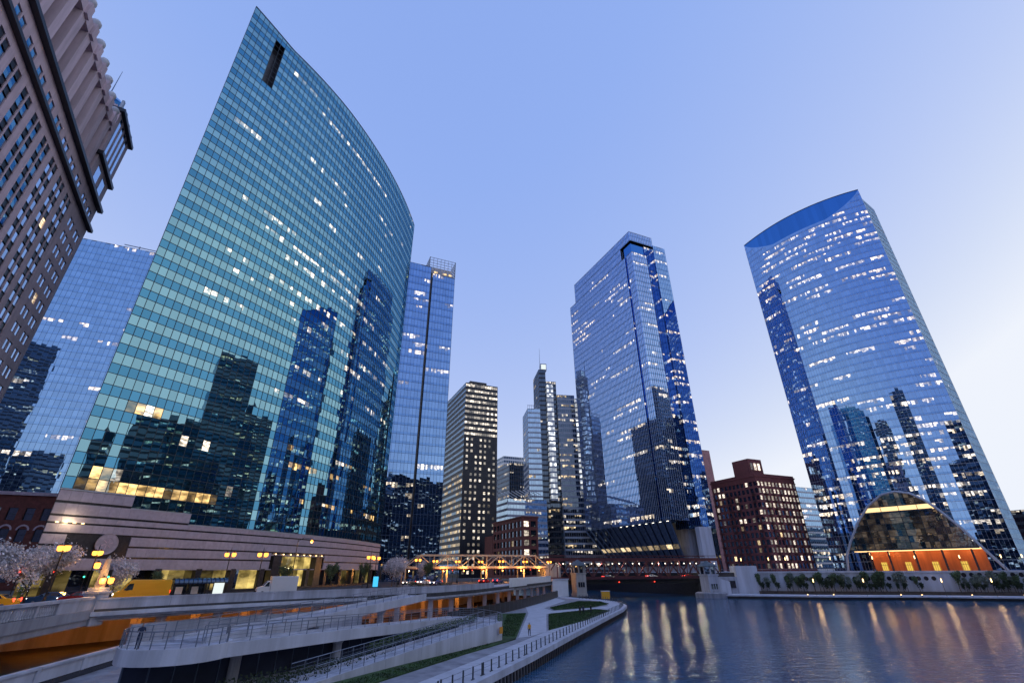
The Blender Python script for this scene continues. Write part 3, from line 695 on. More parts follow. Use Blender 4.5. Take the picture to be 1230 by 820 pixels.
vol(PQ+E1*12.6+E2*1, 4.4, 10, 30, 221, 67, 'slot_glazing', lit=.4, **KW2)
# tapering ribs under the left face
za, zb = 34, PZ+3; rb = MB(); gl = MB(); fl = MB()
for k in range(15):
    p = PQ+E2*(1+k*6.1); a = p+Vector((0, 0, za)); b_ = p+E1*15+E2*(-(k-7)*1.2)+Vector((0, 0, zb))
    rb.bar(a, b_, .45, 1.0)
    if k < 14:
        p2 = PQ+E2*(1+(k+1)*6.1); a2 = p2+Vector((0, 0, za)); b2 = p2+E1*15+E2*(-(k-6)*1.2)+Vector((0, 0, zb)); m1, m2 = a.lerp(b_, .52), a2.lerp(b2, .52); m3, m4 = a.lerp(b_, .62), a2.lerp(b2, .62)
        dn = Vector((.25, .1, 0))
        gl.face([a+dn, a2+dn, m2+dn, m1+dn]); gl.face([m3+dn, m4+dn, b2+dn, b_+dn]); fl.face([m1+dn, m2+dn, m4+dn, m3+dn], 0)
rb.build('taper_rib', 'mull_b', t); gl.build('taper_glazing', 'dark_g', t, fix=False); fl.build('taper_lit_band', 'warm_w', t, fix=False)
for k in range(8):
    p = PQ+E2*(2+k*6.1)+Vector((0, 0, za-.6))-E1*.3; q = MB(); q.obox(p, E1*.3, E2*1.4, Vector((0, 0, .2))); q.build('rib_lamp', 'wlamp2', t)
g = MB(); g.prism(boxpoly(PQ+E1*16+E2*6, 12, 62), PZ, 34); g.build('base_core', 'conc', t)
g = MB(); a = PQ+E1*15-E2*3.8; g.obox(a+Vector((0, 0, PZ)), E1*8.5, E2*3, Vector((0, 0, 22))); g.build('concrete_panel', 'conc_l', t)
g = MB(); g.prism(boxpoly(PQ+E1*22-E2*3, 6, 14), PZ, 30); g.build('right_base', 'dark_g', t)

# --- right hand tower with the concave top
RR = Vector((219, 222, 0)); RL = Vector((172, 278, 0)); RC = (RL-RR).normalized(); RN = Vector((-RC.y, RC.x, 0)); RLEN = (RL-RR).length
if RN.y > 0: RN = -RN
t = thing('concave_crown_tower', 'broad blue glass tower with a scooped crown and many lit floors by the river', 'office tower', (200, 250, PZ))
def rpt(u, b_): return RL-RC*(RLEN*u)+RN*(b_*4*u*(1-u))
n = 50; fp = [rpt(k/n, 8) for k in range(n+1)]
nf = 52; f = (224-PZ)/nf; zz = []
for k in range(nf): zz += [PZ+k*f, PZ+k*f+f*.26]
zz.append(224)
LG = litgrid(nf, n, .22, 5, {47: .5, 45: .3, 44: .6, 42: .7, 41: .4, 40: .1, 35: .2, 31: .5, 30: .7, 26: .6, 22: .3, 14: .7, 13: .6, 12: .7, 11: .7, 10: .6, 9: .6, 8: .6, 7: .7, 6: .6, 5: .5}, 71)
def rclip(i):
    u = i/n; return 224-14*min(1, 4*u*(1-u)*1.25)**.8
curtain(t, fp, zz, lambda i, j: 1 if j % 2 == 0 else LG.get((j//2, i), 0), BL, 'mull_w', mw=.06, md=.05, hw=.16, jit=.002, top=lambda i: max(q for q in zz if q <= min(rclip(i), rclip(i+1))+.01), seed=72, hskip=2)
cp = MB()
for i in range(n):
    a, b_ = fp[i], fp[i+1]; z0 = max(q for q in zz if q <= min(rclip(i), rclip(i+1))+.01)
    cp.face([(a.x, a.y, z0), (b_.x, b_.y, z0), (b_.x, b_.y, rclip(i+1)), (a.x, a.y, rclip(i))])
cp.build('scooped_edge_glazing', 'blue', t, fix=False)
sp_ = [rpt(k/30, 1.0) for k in range(31)]
g = MB(); tp = MB()
for k in range(30):
    u0, u1 = k/30, (k+1)/30; a, b_ = sp_[k], sp_[k+1]; h0, h1 = 224+5*4*u0*(1-u0), 224+5*4*u1*(1-u1)
    g.face([(a.x, a.y, 190), (b_.x, b_.y, 190), (b_.x, b_.y, h1), (a.x, a.y, h0)]); tp.bar((a.x, a.y, h0), (b_.x, b_.y, h1), .5, .4)
g.build('crown_screen', 'deep_g', t, fix=False); tp.build('crown_rim', 'mull_b', t)
rb_ = [RR, RR+Vector((14, 9.6, 0)), RL+Vector((30, 24, 0)), RL]
sd_ = subdiv([tuple(p.to_2d()) for p in rb_], 1.8, closed=False)
curtain(t, [p for p, i in sd_], [PZ+k*2.1 for k in range(100)], lambda i, j: 1 if j % 2 else (2 if (i*13+j*7) % 29 == 0 and j < 60 else 0), ['sky_g', 'sky_sp', 'blue_lit2'], 'mull_w', gname='side_glazing', mw=.1, md=.1, hw=.16, hskip=2)
g = MB(); g.prism([tuple(p.to_2d()) for p in sp_]+[tuple(p.to_2d()) for p in rb_[1:3]], 196, 197); g.build('roof', 'granite_d', t)
# --- the arched glass lobby in front of it
ar = thing('arched_lobby', 'tall glazed arch over a glowing orange wood lobby beneath the scooped blue tower', 'lobby', (205, 225, PZ))
AO = RR+RN*19
AP = [(61.0, 8.6), (59.9, 15.1), (56.2, 21.8), (50.9, 30.0), (44.5, 37.2), (37.5, 42.0), (31.5, 42.9), (26.3, 41.5), (21.8, 38.0), (17.5, 32.6), (12.7, 25.3), (8.5, 17.4), (3.6, 8.6)]
def ap(s_, z_, d=0): q = AO+RC*s_+RN*d; return Vector((q.x, q.y, z_))
g = MB()
for k in range(len(AP)-1): g.tube(ap(*AP[k]), ap(*AP[k+1]), .55, .55, 8)
g.build('arch', 'mull_w', ar, smooth=False)
def arch_z(s_):
    for k in range(len(AP)-1):
        a, b_ = AP[k], AP[k+1]
        if b_[0] <= s_ <= a[0]: return a[1]+(b_[1]-a[1])*(a[0]-s_)/(a[0]-b_[0])
    return 8.6
gl = MB(); ln = MB(); S = [4+k*1.78 for k in range(33)]
rowz = [17.6, 20.4, 23.2, 26, 28.8, 31.4, 34, 36.4, 39.6, 44.5]
for i in range(len(S)-1):
    h0, h1 = arch_z(S[i]), arch_z(S[i+1])
    for j in range(len(rowz)-1):
        a0, a1 = rowz[j], min(rowz[j+1], max(h0, rowz[j])); b0, b1 = rowz[j], min(rowz[j+1], max(h1, rowz[j]))
        if a1-a0 < .05 and b1-b0 < .05: continue
        mi = 1 if j == 6 else (2 if (i*5+j*3) % 13 == 0 else 0)
        gl.face([ap(S[i], a0), ap(S[i+1], b0), ap(S[i+1], b1), ap(S[i], a1)], mi)
gl.build('arch_glazing', ['brown_g' if 'brown_g' in M else 'dark_g', 'ledw', 'dark_g'], ar, fix=False)
for i in range(0, len(S), 4):
    h = arch_z(S[i])
    if h > 19: ln.bar(ap(S[i], 17.6, .1), ap(S[i], h, .1), .18, .18)
for zz_ in rowz[:-1]:
    ss = [s_ for s_ in S if arch_z(s_) >= zz_]
    if len(ss) > 1: ln.bar(ap(ss[0], zz_, .1), ap(ss[-1], zz_, .1), .16, .16 if zz_ not in (34, 17.6) else .7)
ln.build('arch_mullion', 'mull', ar)
g = MB(); g.obox(ap(9, 17.0, 0), RC*47, -RN*6, Vector((0, 0, .9))); g.build('lobby_ceiling', 'ceil', ar)
g = MB(); g.obox(ap(9, PZ, -6.2), RC*42, -RN*.4, Vector((0, 0, 8.5))); g.build('wood_wall', 'wood', ar)
for s_ in (16, 26, 36, 45.5):
    q = MB(); q.obox(ap(s_, PZ+.1, -5.8), RC*2.4, RN*.3, Vector((0, 0, 3.6))); dw = q.build('lit_doorway', 'ysign', ar); q = MB()
    for k in range(4): q.obox(ap(s_+k*.76, PZ+.1, -5.48), RC*.12, RN*.06, Vector((0, 0, 3.6)))
    q.obox(ap(s_, PZ+2.4, -5.48), RC*2.4, RN*.05, Vector((0, 0, .14))); q.build('door_frame', 'mull', dw)
for s_ in (12, 22, 32, 42, 50):
    q = MB(); q.obox(ap(s_, PZ, -.6), RC*.7, RN*.6, Vector((0, 0, 8.4))); q.build('column', 'granite_d', ar)
for s_ in (14, 23, 32, 41, 49): lamp_light('lobby_lamp', tuple(ap(s_, 16, -3.2)), (1, .5, .17), 40, .6, ar)

# --- red loft building by the far bank
t = thing('red_loft_building', 'big rose brick loft block with balconies and a square roof house', 'apartment block', (141, 280, PZ))
RC0 = Vector((141.6, 280, 0)); LFT, RGT = 34, 33
xs = [0]; 
for k in range(11): xs += [xs[-1]+.9, xs[-1]+.9+1.3, xs[-1]+.9+1.3+.35 if False else xs[-1]+2.75] if False else [xs[-1]+1.0, xs[-1]+3.0]
zs_ = [PZ]
for k in range(12): zs_ += [zs_[-1]+1.4, zs_[-1]+3.95]
zs_ += [60.5]
def wl(p, sd):
    r_ = random.Random(sd); d = {}
    def f(i, j):
        if i % 2 == 0 or j % 2 == 0 or i == 0 or j >= 24: return None
        if (i, j) not in d: d[i, j] = 'pale_w' if r_.random() < p*(1+(j/24)) else ('warm_w' if r_.random() < .06 else 'dark_g')
        return d[i, j]
    return f
sc_ = RGT/xs[-1]; punched(t, RC0, E1, [x*sc_ for x in xs]+[RGT], zs_, wl(.5, 81), 'brick2', .4, limit=140)
sc_ = LFT/xs[-1]; punched(t, RC0+E2*LFT, -E2, [x*sc_ for x in xs]+[LFT], zs_, wl(.1, 82), 'brick2', .4, limit=140, gname='side_wall')
g = MB(); g.prism(boxpoly(RC0+E1*.3+E2*.3, RGT-.3, LFT-.3), 58, 60.3); g.build('roof', 'granite_d', t)
g = MB(); g.prism(boxpoly(RC0-E1*.4-E2*.4, RGT+.8, LFT+.8), 58.6, 59.4); g.prism(boxpoly(RC0-E1*.25-E2*.25, RGT+.5, LFT+.5), 55.8, 56.2); g.build('cornice', 'brick2', t)
g = MB(); g.prism(boxpoly(RC0+E1*1+E2*3, 11, 12), 60.3, 69.5); hs = g.build('roof_house', 'brick2', t)
for k in range(3):
    q = MB(); p = RC0+E1*(2+k*3)+E2*2.9; q.obox(p+Vector((0, 0, 63)), E1*1.8, -E2*.12, Vector((0, 0, 4))); q.build('window', 'pale_w', hs)
bl = MB()
for f_ in range(1, 11):
    for k, (o, e, nn) in enumerate([(RC0+E1*x, E1, -E2) for x in (4.5, 11, 17.5, 24, 30)]+[(RC0+E2*x, E2, -E1) for x in (2, 14, 20, 31)]):
        z = PZ+f_*3.95+.6; q = MB(); q.obox(o+Vector((0, 0, z)), e*2.4, nn*1.3, Vector((0, 0, .15)))
        for m_ in range(6): q.bar(o+e*(.48*m_)+nn*1.25+Vector((0, 0, z)), o+e*(.48*m_)+nn*1.25+Vector((0, 0, z+1)), .06, .06)
        q.bar(o+nn*1.25+Vector((0, 0, z+1)), o+e*2.4+nn*1.25+Vector((0, 0, z+1)), .07, .07)
        q.build('balcony', 'black', t)
tag(tower('pink_tower', 'thin pink tower top showing behind the ribbed glass tower', boxpoly((152, 400), 22, 30), PZ, 103, 4, 3, ['pink', 'pink', 'pink', 'pink'], mull=None, lit=0, seed=91), None)
tower('pale_glass_block', 'narrow pale glass block between the brick lofts and the scooped tower', boxpoly((205, 350), 40, 25), PZ, 63, 4, 2, ['sky_g', 'white', 'blue_lit', 'blue_lit2'], sp=.3, mull='mull_w', lit=.2, seed=92)
tower('distant_low_block', 'low distant block just right of the scooped tower', boxpoly((322, 300), 60, 30), PZ, 42, 4, 2.5, ['dark_g', 'stone_d', 'warm_w', 'pale_w'], sp=.4, mull='mull', lit=.2, seed=93)

# --- red corner loft at the elevated railway
t = thing('red_corner_building', 'low dark red brick corner building behind the elevated railway', 'building', (4.2, 236, GZ))
K0 = Vector((4.3, 240, 0)); zs_ = [GZ]
for k in range(6): zs_ += [zs_[-1]+1.5, zs_[-1]+4.2]
zs_ += [33.0]
xs = [0]
for k in range(8): xs += [xs[-1]+1.3, xs[-1]+4.6]
xs += [xs[-1]+1.3]; LW = xs[-1]
punched(t, K0+E2*LW, -E2, xs, zs_, lambda i, j: (('warm_w' if (i*3+j*5) % 17 == 0 else 'dark_g') if i % 2 and j % 2 else None), 'brick', .5, limit=60)
xs2 = [0, .9, 3.7, 4.6, 7.4, 8.4]
punched(t, K0, E1, xs2, zs_, lambda i, j: (('pale_w' if i == 1 and j > 3 else 'dark_g') if i % 2 and j % 2 else None), 'brick', .5, gname='end_wall')
g = MB(); g.prism(boxpoly(K0+E1*.2+E2*.2, 8, LW-.4), 31.5, 32.6); g.build('roof', 'granite_d', t)
g = MB(); g.prism(boxpoly(K0-E1*.35-E2*.35, 9.1, LW+.7), 33.0, 33.6); g.build('cornice', 'brick', t)
g = MB(); g.prism(boxpoly(K0+E2*(LW+.6), 8, 12), GZ, 27); g.build('annex', 'brick', t)

# --- blue glass tower far left
t = tower('pale_blue_slab', 'wide pale blue glass slab behind the stone tower with a roof crane', boxpoly((-252, 187), 68, 30), GZ, 170, 4.0, 2.0, ['sky_g', 'sky_sp', 'blue_lit', 'blue_lit2'], sp=.3, mull='mull_b', lit=.05, run=3, seed=95, mw=.08, md=.05, hw=.09, jit=.0015, rows={28: .3, 26: .35, 12: .2})
b0 = V2((-252, 187))+E1*50+E2*2
g = MB(); g.bar(b0+Vector((0, 0, 170)), b0+Vector((0, 0, 173)), .4, .4); g.bar(b0-E1*7+Vector((0, 0, 172.5)), b0+E1*9+Vector((0, 0, 172.2)), .35, .35); g.build('roof_crane', 'steel', t)

# --- red brick house with arched windows at lower left
t = thing('arched_brick_building', 'dark red brick building with rows of arched windows behind blossom trees', 'building', (-137, 140, GZ))
o_ = Vector((-147.6, 115, 0)); xs = [0]
for k in range(9): xs += [xs[-1]+1.5, xs[-1]+3.4]
xs += [xs[-1]+1.5]; zs_ = [GZ, 8, 10.6, 12, 14.6, 17, 20, 22, 25, 28]
punched(t, o_, E1, xs, zs_, lambda i, j: ('warm_w' if j == 3 else 'dark_g') if i % 2 and j % 2 else None, 'brick', .4)
ah = MB()
for i in range(1, len(xs)-1, 2):
    for zt_ in (20, 14.6):
        cx_ = (xs[i]+xs[i+1])/2; rr_ = (xs[i+1]-xs[i])/2+.25
        for k in range(8):
            a0, a1 = math.pi*k/8, math.pi*(k+1)/8
            pp = [o_+E1*(cx_+q*math.cos(a))+Vector((0, 0, zt_-.3+q*math.sin(a))) for q, a in ((rr_-.25, a0), (rr_+.15, a0), (rr_+.15, a1), (rr_-.25, a1))]
            ah.face([p-E2*.12 for p in pp])
ah.build('window_arch', 'stone', t, fix=False)
g = MB(); g.prism(boxpoly(o_+E2*.6, xs[-1], 20), GZ, 27.6); g.build('body', 'brick', t)
g = MB(); g.obox(o_+Vector((0, 0, 28))-E2*.4, E1*xs[-1], E2*1.2, Vector((0, 0, .8))); g.build('cornice', 'stone', t)
g = MB(); a = o_+E1*10-E2*.6; g.obox(a+Vector((0, 0, 28.6)), E1*7, E2*.3, Vector((0, 0, 1.2))); g.build('lit_sign', 'ysign', t)

# ================================================================ STONE TOWER far left
SD = Vector((.50, -.866, 0)); SN = Vector((.866, .5, 0)); F0 = Vector((-101, 87.4, 0))   # far corner; facade runs towards the viewer
t = thing('stone_tower', 'rose granite office tower with dark cornices, blue strip windows and globe finials along its parapet', 'office tower', (-101, 87.4, GZ))
def sp3(s_, z_, d=0): q = F0+SD*s_+SN*d; return Vector((q.x, q.y, z_))
SL = 84
# path direction with the outside on its right: from near to far end
xs = [0]; kind = []
# corner bay (far end) is at the end of the path: build list from the far end then mirror
lay = []
lay += [('p', 1.6), ('w', 1.5), ('p', .35), ('w', 1.5), ('p', 1.6), ('w', 1.5), ('p', .35), ('w', 1.5), ('p', 2.6)]
while sum(a for _, a in lay) < SL-6: lay += [('s', 1.65), ('m', .4), ('s', 1.65), ('p', 1.8)]
lay = lay[::-1]; xs = [0]
for _, a in lay: xs.append(xs[-1]+a)
LTOT = xs[-1]
zs_ = [GZ, 9.5]; fl = []
while zs_[-1] < 80: zs_ += [zs_[-1]+1.5, zs_[-1]+3.7]
zs_ = [q for q in zs_ if q < 82.5]+[83.4, 84.8, 86.8, 89.2]
nz_ = len(zs_)
def sw(i, j):
    k = lay[i][0]
    if k in 'pm': return None
    h = zs_[j+1]-zs_[j]
    if zs_[j] < 9: return None
    if zs_[j] >= 84.7 and zs_[j] < 86: return 'blue_w'
    if zs_[j] >= 82: return None
    if abs(h-2.2) < .1: return 'warm_w' if rng.random() < .02 else 'blue_w'
    return 'stone_d' if k == 's' and abs(h-1.5) < .1 and zs_[j] > 30 else None
punched(t, F0+SD*LTOT, -SD, xs, zs_, sw, 'stone', .16, limit=300)
# dark string courses and upper niches between piers
for zc, h, d in ((83.0, .7, .9), (89.0, .8, 1.0)):
    g = MB(); g.obox(sp3(-.8, zc), SD*(LTOT+1), SN*d, Vector((0, 0, h))); g.obox(sp3(-.8, zc+h), SD*(LTOT+1), SN*(d*.5), Vector((0, 0, .35))); g.build('string_course', 'stone_d', t)
g = MB(); g.obox(sp3(12, 89.2, -6), SD*(LTOT-12), SN*3.2, Vector((0, 0, 16.5))); g.build('niche_back', 'stone', t)
g = MB(); g.obox(sp3(12, 104.2, -4), SD*(LTOT-12), SN*4.0, Vector((0, 0, 2.6))); g.build('parapet_wall', 'stone', t)
s_ = 13.5
while s_ < LTOT:
    g = MB(); g.obox(sp3(s_, 89.2, -3), SD*2.0, SN*3.0, Vector((0, 0, 15))); g.obox(sp3(s_+.2, 104.2, -.2), SD*1.6, SN*.7, Vector((0, 0, 3.2))); g.build('pier', 'stone', t)
    g = MB(); g.obox(sp3(s_+2, 89.2, -2.6), SD*2.5, SN*.4, Vector((0, 0, 9))); g.build('niche_glazing', 'blue_w', t)
    g = MB(); g.lathe(sp3(s_+1, 106.7, -.3), [(.5, 0), (.55, .3), (.35, .5), (.7, .8), (.95, 1.3), (.95, 1.8), (.7, 2.3), (.2, 2.6)], 10); g.build('globe_finial', 'conc_l', t, smooth=True); s_ += 4.5
# corner tower
g = MB(); g.obox(sp3(0, 89.2, -12), SD*12, SN*12, Vector((0, 0, 22))); g.build('corner_turret', 'stone', t)
for zc in (96.5, 110.6): g = MB(); g.obox(sp3(-.7, zc, -12), SD*13.4, SN*12.8, Vector((0, 0, .9))); g.build('string_course', 'stone_d', t)
for k in range(4):
    g = MB(); g.obox(sp3(2+k*2.4, 98.5, -.1), SD*1.2, SN*.16, Vector((0, 0, 11.6))); g.build('turret_window', 'blue_w', t)
for k in range(2):
    g = MB(); g.obox(sp3(2.5+k*4.6, 91, -.1), SD*2.6, SN*.16, Vector((0, 0, 4.4))); g.build('turret_window', 'blue_w', t)
g = MB(); g.obox(sp3(2, 111.5, -10), SD*8, SN*8, Vector((0, 0, 3))); lt = g.build('lantern_base', 'stone', t)
g = MB(); c_ = sp3(6, 114.5, -6); g.lathe(c_, [(4.2, 0), (4.2, 2.6), (3.6, 3.6), (2, 4.8), (.5, 5.4)], 10); g.build('lantern_dome', 'sky_g', t)
g = MB(); g.tube(c_+Vector((0, 0, 5)), c_+Vector((0, 0, 15)), .15, .05, 5); g.build('spire', 'steel', t)
for k in range(4):
    g = MB(); g.obox(sp3(.2+k*3.9, 111.5, -.6), SD*.9, SN*.5, Vector((0, 0, 2.4))); g.build('turret_fin', 'mull_w', t)
g = MB(); g.obox(sp3(.1, GZ, -30), SD*(LTOT-.1), SN*29.4, Vector((0, 0, 83))); g.build('body', 'stone', t)

# ================================================================ towers out of frame that only show mirrored in the glass
def city(name, label, poly, z1, sd, mats=('dark_g', 'stone_d', 'warm_w', 'pale_w'), lit=.16, cap=None, z0=4.5):
    t = tower(name, label, poly, z0, z1, 3.9, 2.6, list(mats), sp=.4, mull=None, lit=lit, run=3, seed=sd, cat='office tower')
    if cap:
        c, r_, h = cap; g = MB(); g.lathe((c[0], c[1], z1), [(r_, 0), (r_, h*.6), (r_*.6, h)], 12); g.build('roof_lantern', 'stone_d', t)
    return t
def rect(x0, y0, x1, y1): return [(x0, y0), (x1, y0), (x1, y1), (x0, y1)]
city('slim_domed_tower', 'slim dark domed tower across the river, seen mirrored in the curved glass', rect(170, 22, 182, 36), 79, 101, cap=((176, 29), 5, 9))
city('broad_office_block', 'broad dark office block across the river, mirrored low in the curved glass', rect(182, 48, 230, 112), 98, 102)
city('tall_dark_tower', 'tall dark tower with a lit sky floor, mirrored in the curved glass', rect(283, 118, 325, 182), 188, 103, lit=.12)
city('twin_lantern_tower', 'dark tower with two roof lanterns, mirrored in the curved glass', rect(410, 205, 460, 285), 175, 104, cap=((430, 230), 12, 16))
city('great_mart', 'huge low dark mart block behind the viewer, mirrored in the slim blue tower', rect(95, -170, 260, -60), 100, 105, lit=.2)
city('low_riverside_row', 'low dark riverside row across the water, mirrored along the granite base', rect(150, 20, 168, 90), 30, 106, lit=.2)
city('east_slab_tower', 'tall dark slab tower behind the viewer, mirrored in the pale blue slab', rect(-320, -140, -215, -95), 205, 108)
city('east_step_tower', 'lower dark tower beside the tall slab behind the viewer', rect(-214, -140, -180, -95), 108, 109)
city('brown_tower', 'plain brown tower behind the viewer', rect(-75, -140, -20, -95), 205, 107)

# ================================================================ LEFT BANK STRUCTURES
# parapet in long concrete panels
pr = thing('street_parapet', 'pale concrete parapet wall along the raised street above the ramps', 'parapet', (-34, 75, GZ))
for i in range(2, 8):
    a, b_ = V2(PAR[i]), V2(PAR[i+1]); L_ = (b_-a).length; n = max(1, round(L_/4.2)); d = (b_-a)/L_; nn = Vector((d.y, -d.x, 0))
    for k in range(n):
        if i >= 6 and a.y+(b_.y-a.y)*k/n > 120: continue
        q = MB(); p = a+d*(L_*k/n+.015); l_ = L_/n-.03
        q.obox(p-nn*.42+Vector((0, 0, GZ-.1)), d*l_, nn*.40, Vector((0, 0, 1.0))); q.obox(p-nn*.47+Vector((0, 0, GZ+.9)), d*l_, nn*.5, Vector((0, 0, .16)))
        q.build('parapet_panel', 'conc', pr)
g = MB(); g.sweep([(x, y, GZ) for x, y in PAR[2:6]], [(-.1, -.65), (.45, -.65), (.45, -.25), (-.1, -.25)]); g.build('ledge', 'conc_l', pr)
g = MB(); g.sweep([(x, y, GZ) for x, y in PAR[2:9]], [(-.3, -.9), (-.02, -.9), (-.02, -.11), (-.3, -.11)]); g.build('fascia', 'conc', pr)
# white hoarding boards along the parapet near the bridge
hb = thing('white_hoarding', 'long white hoarding panels standing on the viaduct edge', 'hoarding', (5, 155, GZ))
a, b_ = Vector((-1.2, 134, 0)), Vector((13, 185, 0)); d = (b_-a).normalized(); nn = Vector((d.y, -d.x, 0))
for k in range(9):
    q = MB(); q.obox(a+d*(k*5.88+.02)+Vector((0, 0, GZ-.3)), d*5.84, nn*.12, Vector((0, 0, 2.1))); q.build('board', 'white', hb)
# bridge-head balustrade and pylon
bl = thing('balustrade', 'old stained concrete balustrade with turned balusters at the bridge head', 'balustrade', (-41, 44, GZ))
for i in range(0, 2):
    a, b_ = V2(PAR[i]), V2(PAR[i+1]); d = (b_-a).normalized(); L_ = (b_-a).length; nn = Vector((d.y, -d.x, 0))
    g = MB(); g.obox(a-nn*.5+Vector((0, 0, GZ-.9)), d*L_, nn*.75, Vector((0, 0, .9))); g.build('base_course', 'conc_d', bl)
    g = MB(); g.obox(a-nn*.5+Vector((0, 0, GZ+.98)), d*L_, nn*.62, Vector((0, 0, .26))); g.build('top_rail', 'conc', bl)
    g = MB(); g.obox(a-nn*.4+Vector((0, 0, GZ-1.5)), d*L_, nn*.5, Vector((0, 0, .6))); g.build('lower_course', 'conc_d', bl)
    s0 = 0 if i == 0 else 7.2
    if i: g = MB(); g.obox(a+d*s0-nn*.45+Vector((0, 0, GZ)), d*(L_-s0), nn*.5, Vector((0, 0, .98))); g.build('solid_panel', 'conc', bl)
    k = 0
    bm_ = None
    while k*.42+.3 < (L_ if i == 0 else s0):
        p = a+d*(k*.42+.25)-nn*.2+Vector((0, 0, GZ))
        if k % 9 == 8:
            g = MB(); g.obox(p-d*.2-nn*.2, d*.4, nn*.4, Vector((0, 0, .98))); g.build('pier', 'conc', bl)
        else:
            g = MB(); g.lathe(p, [(.13, 0), (.13, .1), (.07, .2), (.14, .42), (.12, .55), (.06, .75), (.12, .88), (.12, .98)], 8); g.build('baluster', 'conc', bl, smooth=True)
        k += 1
# pylon with lanterns
py = thing('lantern_pylon', 'concrete pylon with a stone obelisk and bright sodium lanterns', 'lamp pylon', (-46.6, 59.0, GZ), world=False)
g = MB(); g.box(-.95, -.95, -1.6, .95, .95, -.7); g.box(-.8, -.8, -.7, .8, .8, 1.5); g.box(-.95, -.95, 1.5, .95, .95, 1.75); g.box(-.7, -.7, 1.75, .7, .7, 2.1); g.build('pedestal', 'conc', py, bevel=.04)
g = MB(); g.lathe((0, 0, 2.1), [(.5, 0), (.24, 2.9), (0.02, 3.3)], 4, sq=True); g.build('obelisk', 'lime', py)
for a in range(4):
    t_ = math.pi/4+a*math.pi/2; x, y = .85*math.cos(t_), .85*math.sin(t_); zz_ = 2.45 if a != 2 else 4.0
    g = MB(); g.lathe((x, y, zz_), [(.12, 0), (.26, .1), (.3, .5), (.2, .62)], 8); l_ = g.build('lantern', 'sodium', py)
    g = MB(); g.tube((x*.3, y*.3, zz_-.1), (x, y, zz_), .05, .05, 5); g.lathe((x, y, zz_+.62), [(.24, 0), (.05, .22)], 8); g.build('lantern_bracket', 'black', py)
lamp_light('lantern_glow', (.9, -.9, 2.9), (1, .5, .12), 70, .4, py); lamp_light('lantern_glow', (-.9, .9, 3.2), (1, .5, .12), 70, .4, py)

# lower level: columns, back wall lights, barrier, dark screen
ly = thing('viaduct', 'grey columns and girders carrying the street over the lit lower road', 'viaduct', (-20, 90, 1.75))
ci = offs(PAR, -1.3); cj = offs(PAR, -8)
for rowp in (ci, cj):
    for i in range(3, len(rowp)-1):
        a, b_ = V2(rowp[i]), V2(rowp[i+1]); n = max(1, round((b_-a).length/8.5))
        for k in range(n):
            p = a+(b_-a)*(k/n); g = MB(); g.box(p.x-.4, p.y-.4, 1.75, p.x+.4, p.y+.4, GZ-.6); g.build('column', 'conc', ly)
o1, o2 = offs(PAR, -1.25), offs(PAR, -14.5)
for i in range(len(PAR)-1):
    n = max(1, round((V2(PAR[i+1])-V2(PAR[i])).length/3.4))
    for k in range(n):
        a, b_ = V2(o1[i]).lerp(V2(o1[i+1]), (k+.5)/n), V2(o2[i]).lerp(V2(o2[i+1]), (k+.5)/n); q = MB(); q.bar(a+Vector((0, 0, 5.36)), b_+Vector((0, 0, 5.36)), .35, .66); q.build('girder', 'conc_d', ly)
wl_ = offs(PAR, -14.6)
g = MB(); g.sweep([(x, y, 0) for x, y in wl_], [(-.3, 1.7), (0, 1.7), (0, GZ-.61), (-.3, GZ-.61)]); tag(g.build('lower_road_wall', 'conc'), 'concrete back wall of the lit lower road', 'wall')
for i in range(1, len(PAR)-1):
    for f_ in ((.25, .75) if i > 1 else ()):
        q = V2(offs(PAR, -7)[i])*(1-f_)+V2(offs(PAR, -7)[i+1])*f_
        lt = thing('ceiling_lamp', 'orange sodium lamp under the street deck', 'lamp', (q.x, q.y, GZ-.95), group='lamps under the street deck', world=False)
        g = MB(); g.box(-.35, -.15, 0, .35, .15, .34); g.build('housing', 'black', lt)
        g = MB(); g.box(-.3, -.12, -.06, .3, .12, -.002); g.build('lens', 'sodium', lt); lamp_light('lamp_glow', (0, 0, -.4), (1, .28, .03), 42, .3, lt)
br = thing('lower_road_barrier', 'pale blue grey concrete barrier edging the lower road', 'barrier', (-43, 50, 1.7))
a, b_ = Vector((-35, 27, 0)), Vector((-41.5, 58, 0)); d = (b_-a).normalized(); nn = Vector((d.y, -d.x, 0))
for k in range(5):
    g = MB(); p = a+d*(k*6.3+.03); g.obox(p+Vector((0, 0, 1.9)), d*6.2, nn*.35, Vector((0, 0, 1.1))); g.obox(p+Vector((0, 0, 2.85)), d*6.2, nn*.5, Vector((0, 0, .18))); g.obox(p+d*5.8+nn*.3+Vector((0, 0, 1.9)), d*.4, nn*.18, Vector((0, 0, 1.1))); g.build('barrier_panel', 'conc_l', br)
g = MB(); g.obox(a+nn*.1+Vector((0, 0, -.5)), d*31, nn*.15, Vector((0, 0, 2.4))); g.build('barrier_base', 'granite_d', br)
sf = thing('dark_screen_fence', 'black mesh screen fence in front of the lit lower road', 'fence', (0, 120, 1.4))
a, b_ = Vector((-11.5, 93, 0)), Vector((15.5, 186, 0)); d = (b_-a).normalized(); nn = Vector((d.y, -d.x, 0)); L_ = (b_-a).length; n = 30
for k in range(n):
    p = a+d*(L_*k/n)+nn*(.9*math.sin(math.pi*k/n)*2); p2 = a+d*(L_*(k+1)/n)+nn*(.9*math.sin(math.pi*(k+1)/n)*2)
    g = MB(); g.bar(p+Vector((0, 0, 2.45)), p2+Vector((0, 0, 2.45)), .05, 2.0); g.build('screen_panel', 'black', sf)
    g = MB(); g.tube(p+Vector((0, 0, 1.3)), p+Vector((0, 0, 3.75)), .05, .05, 5); g.build('post', 'steel', sf)

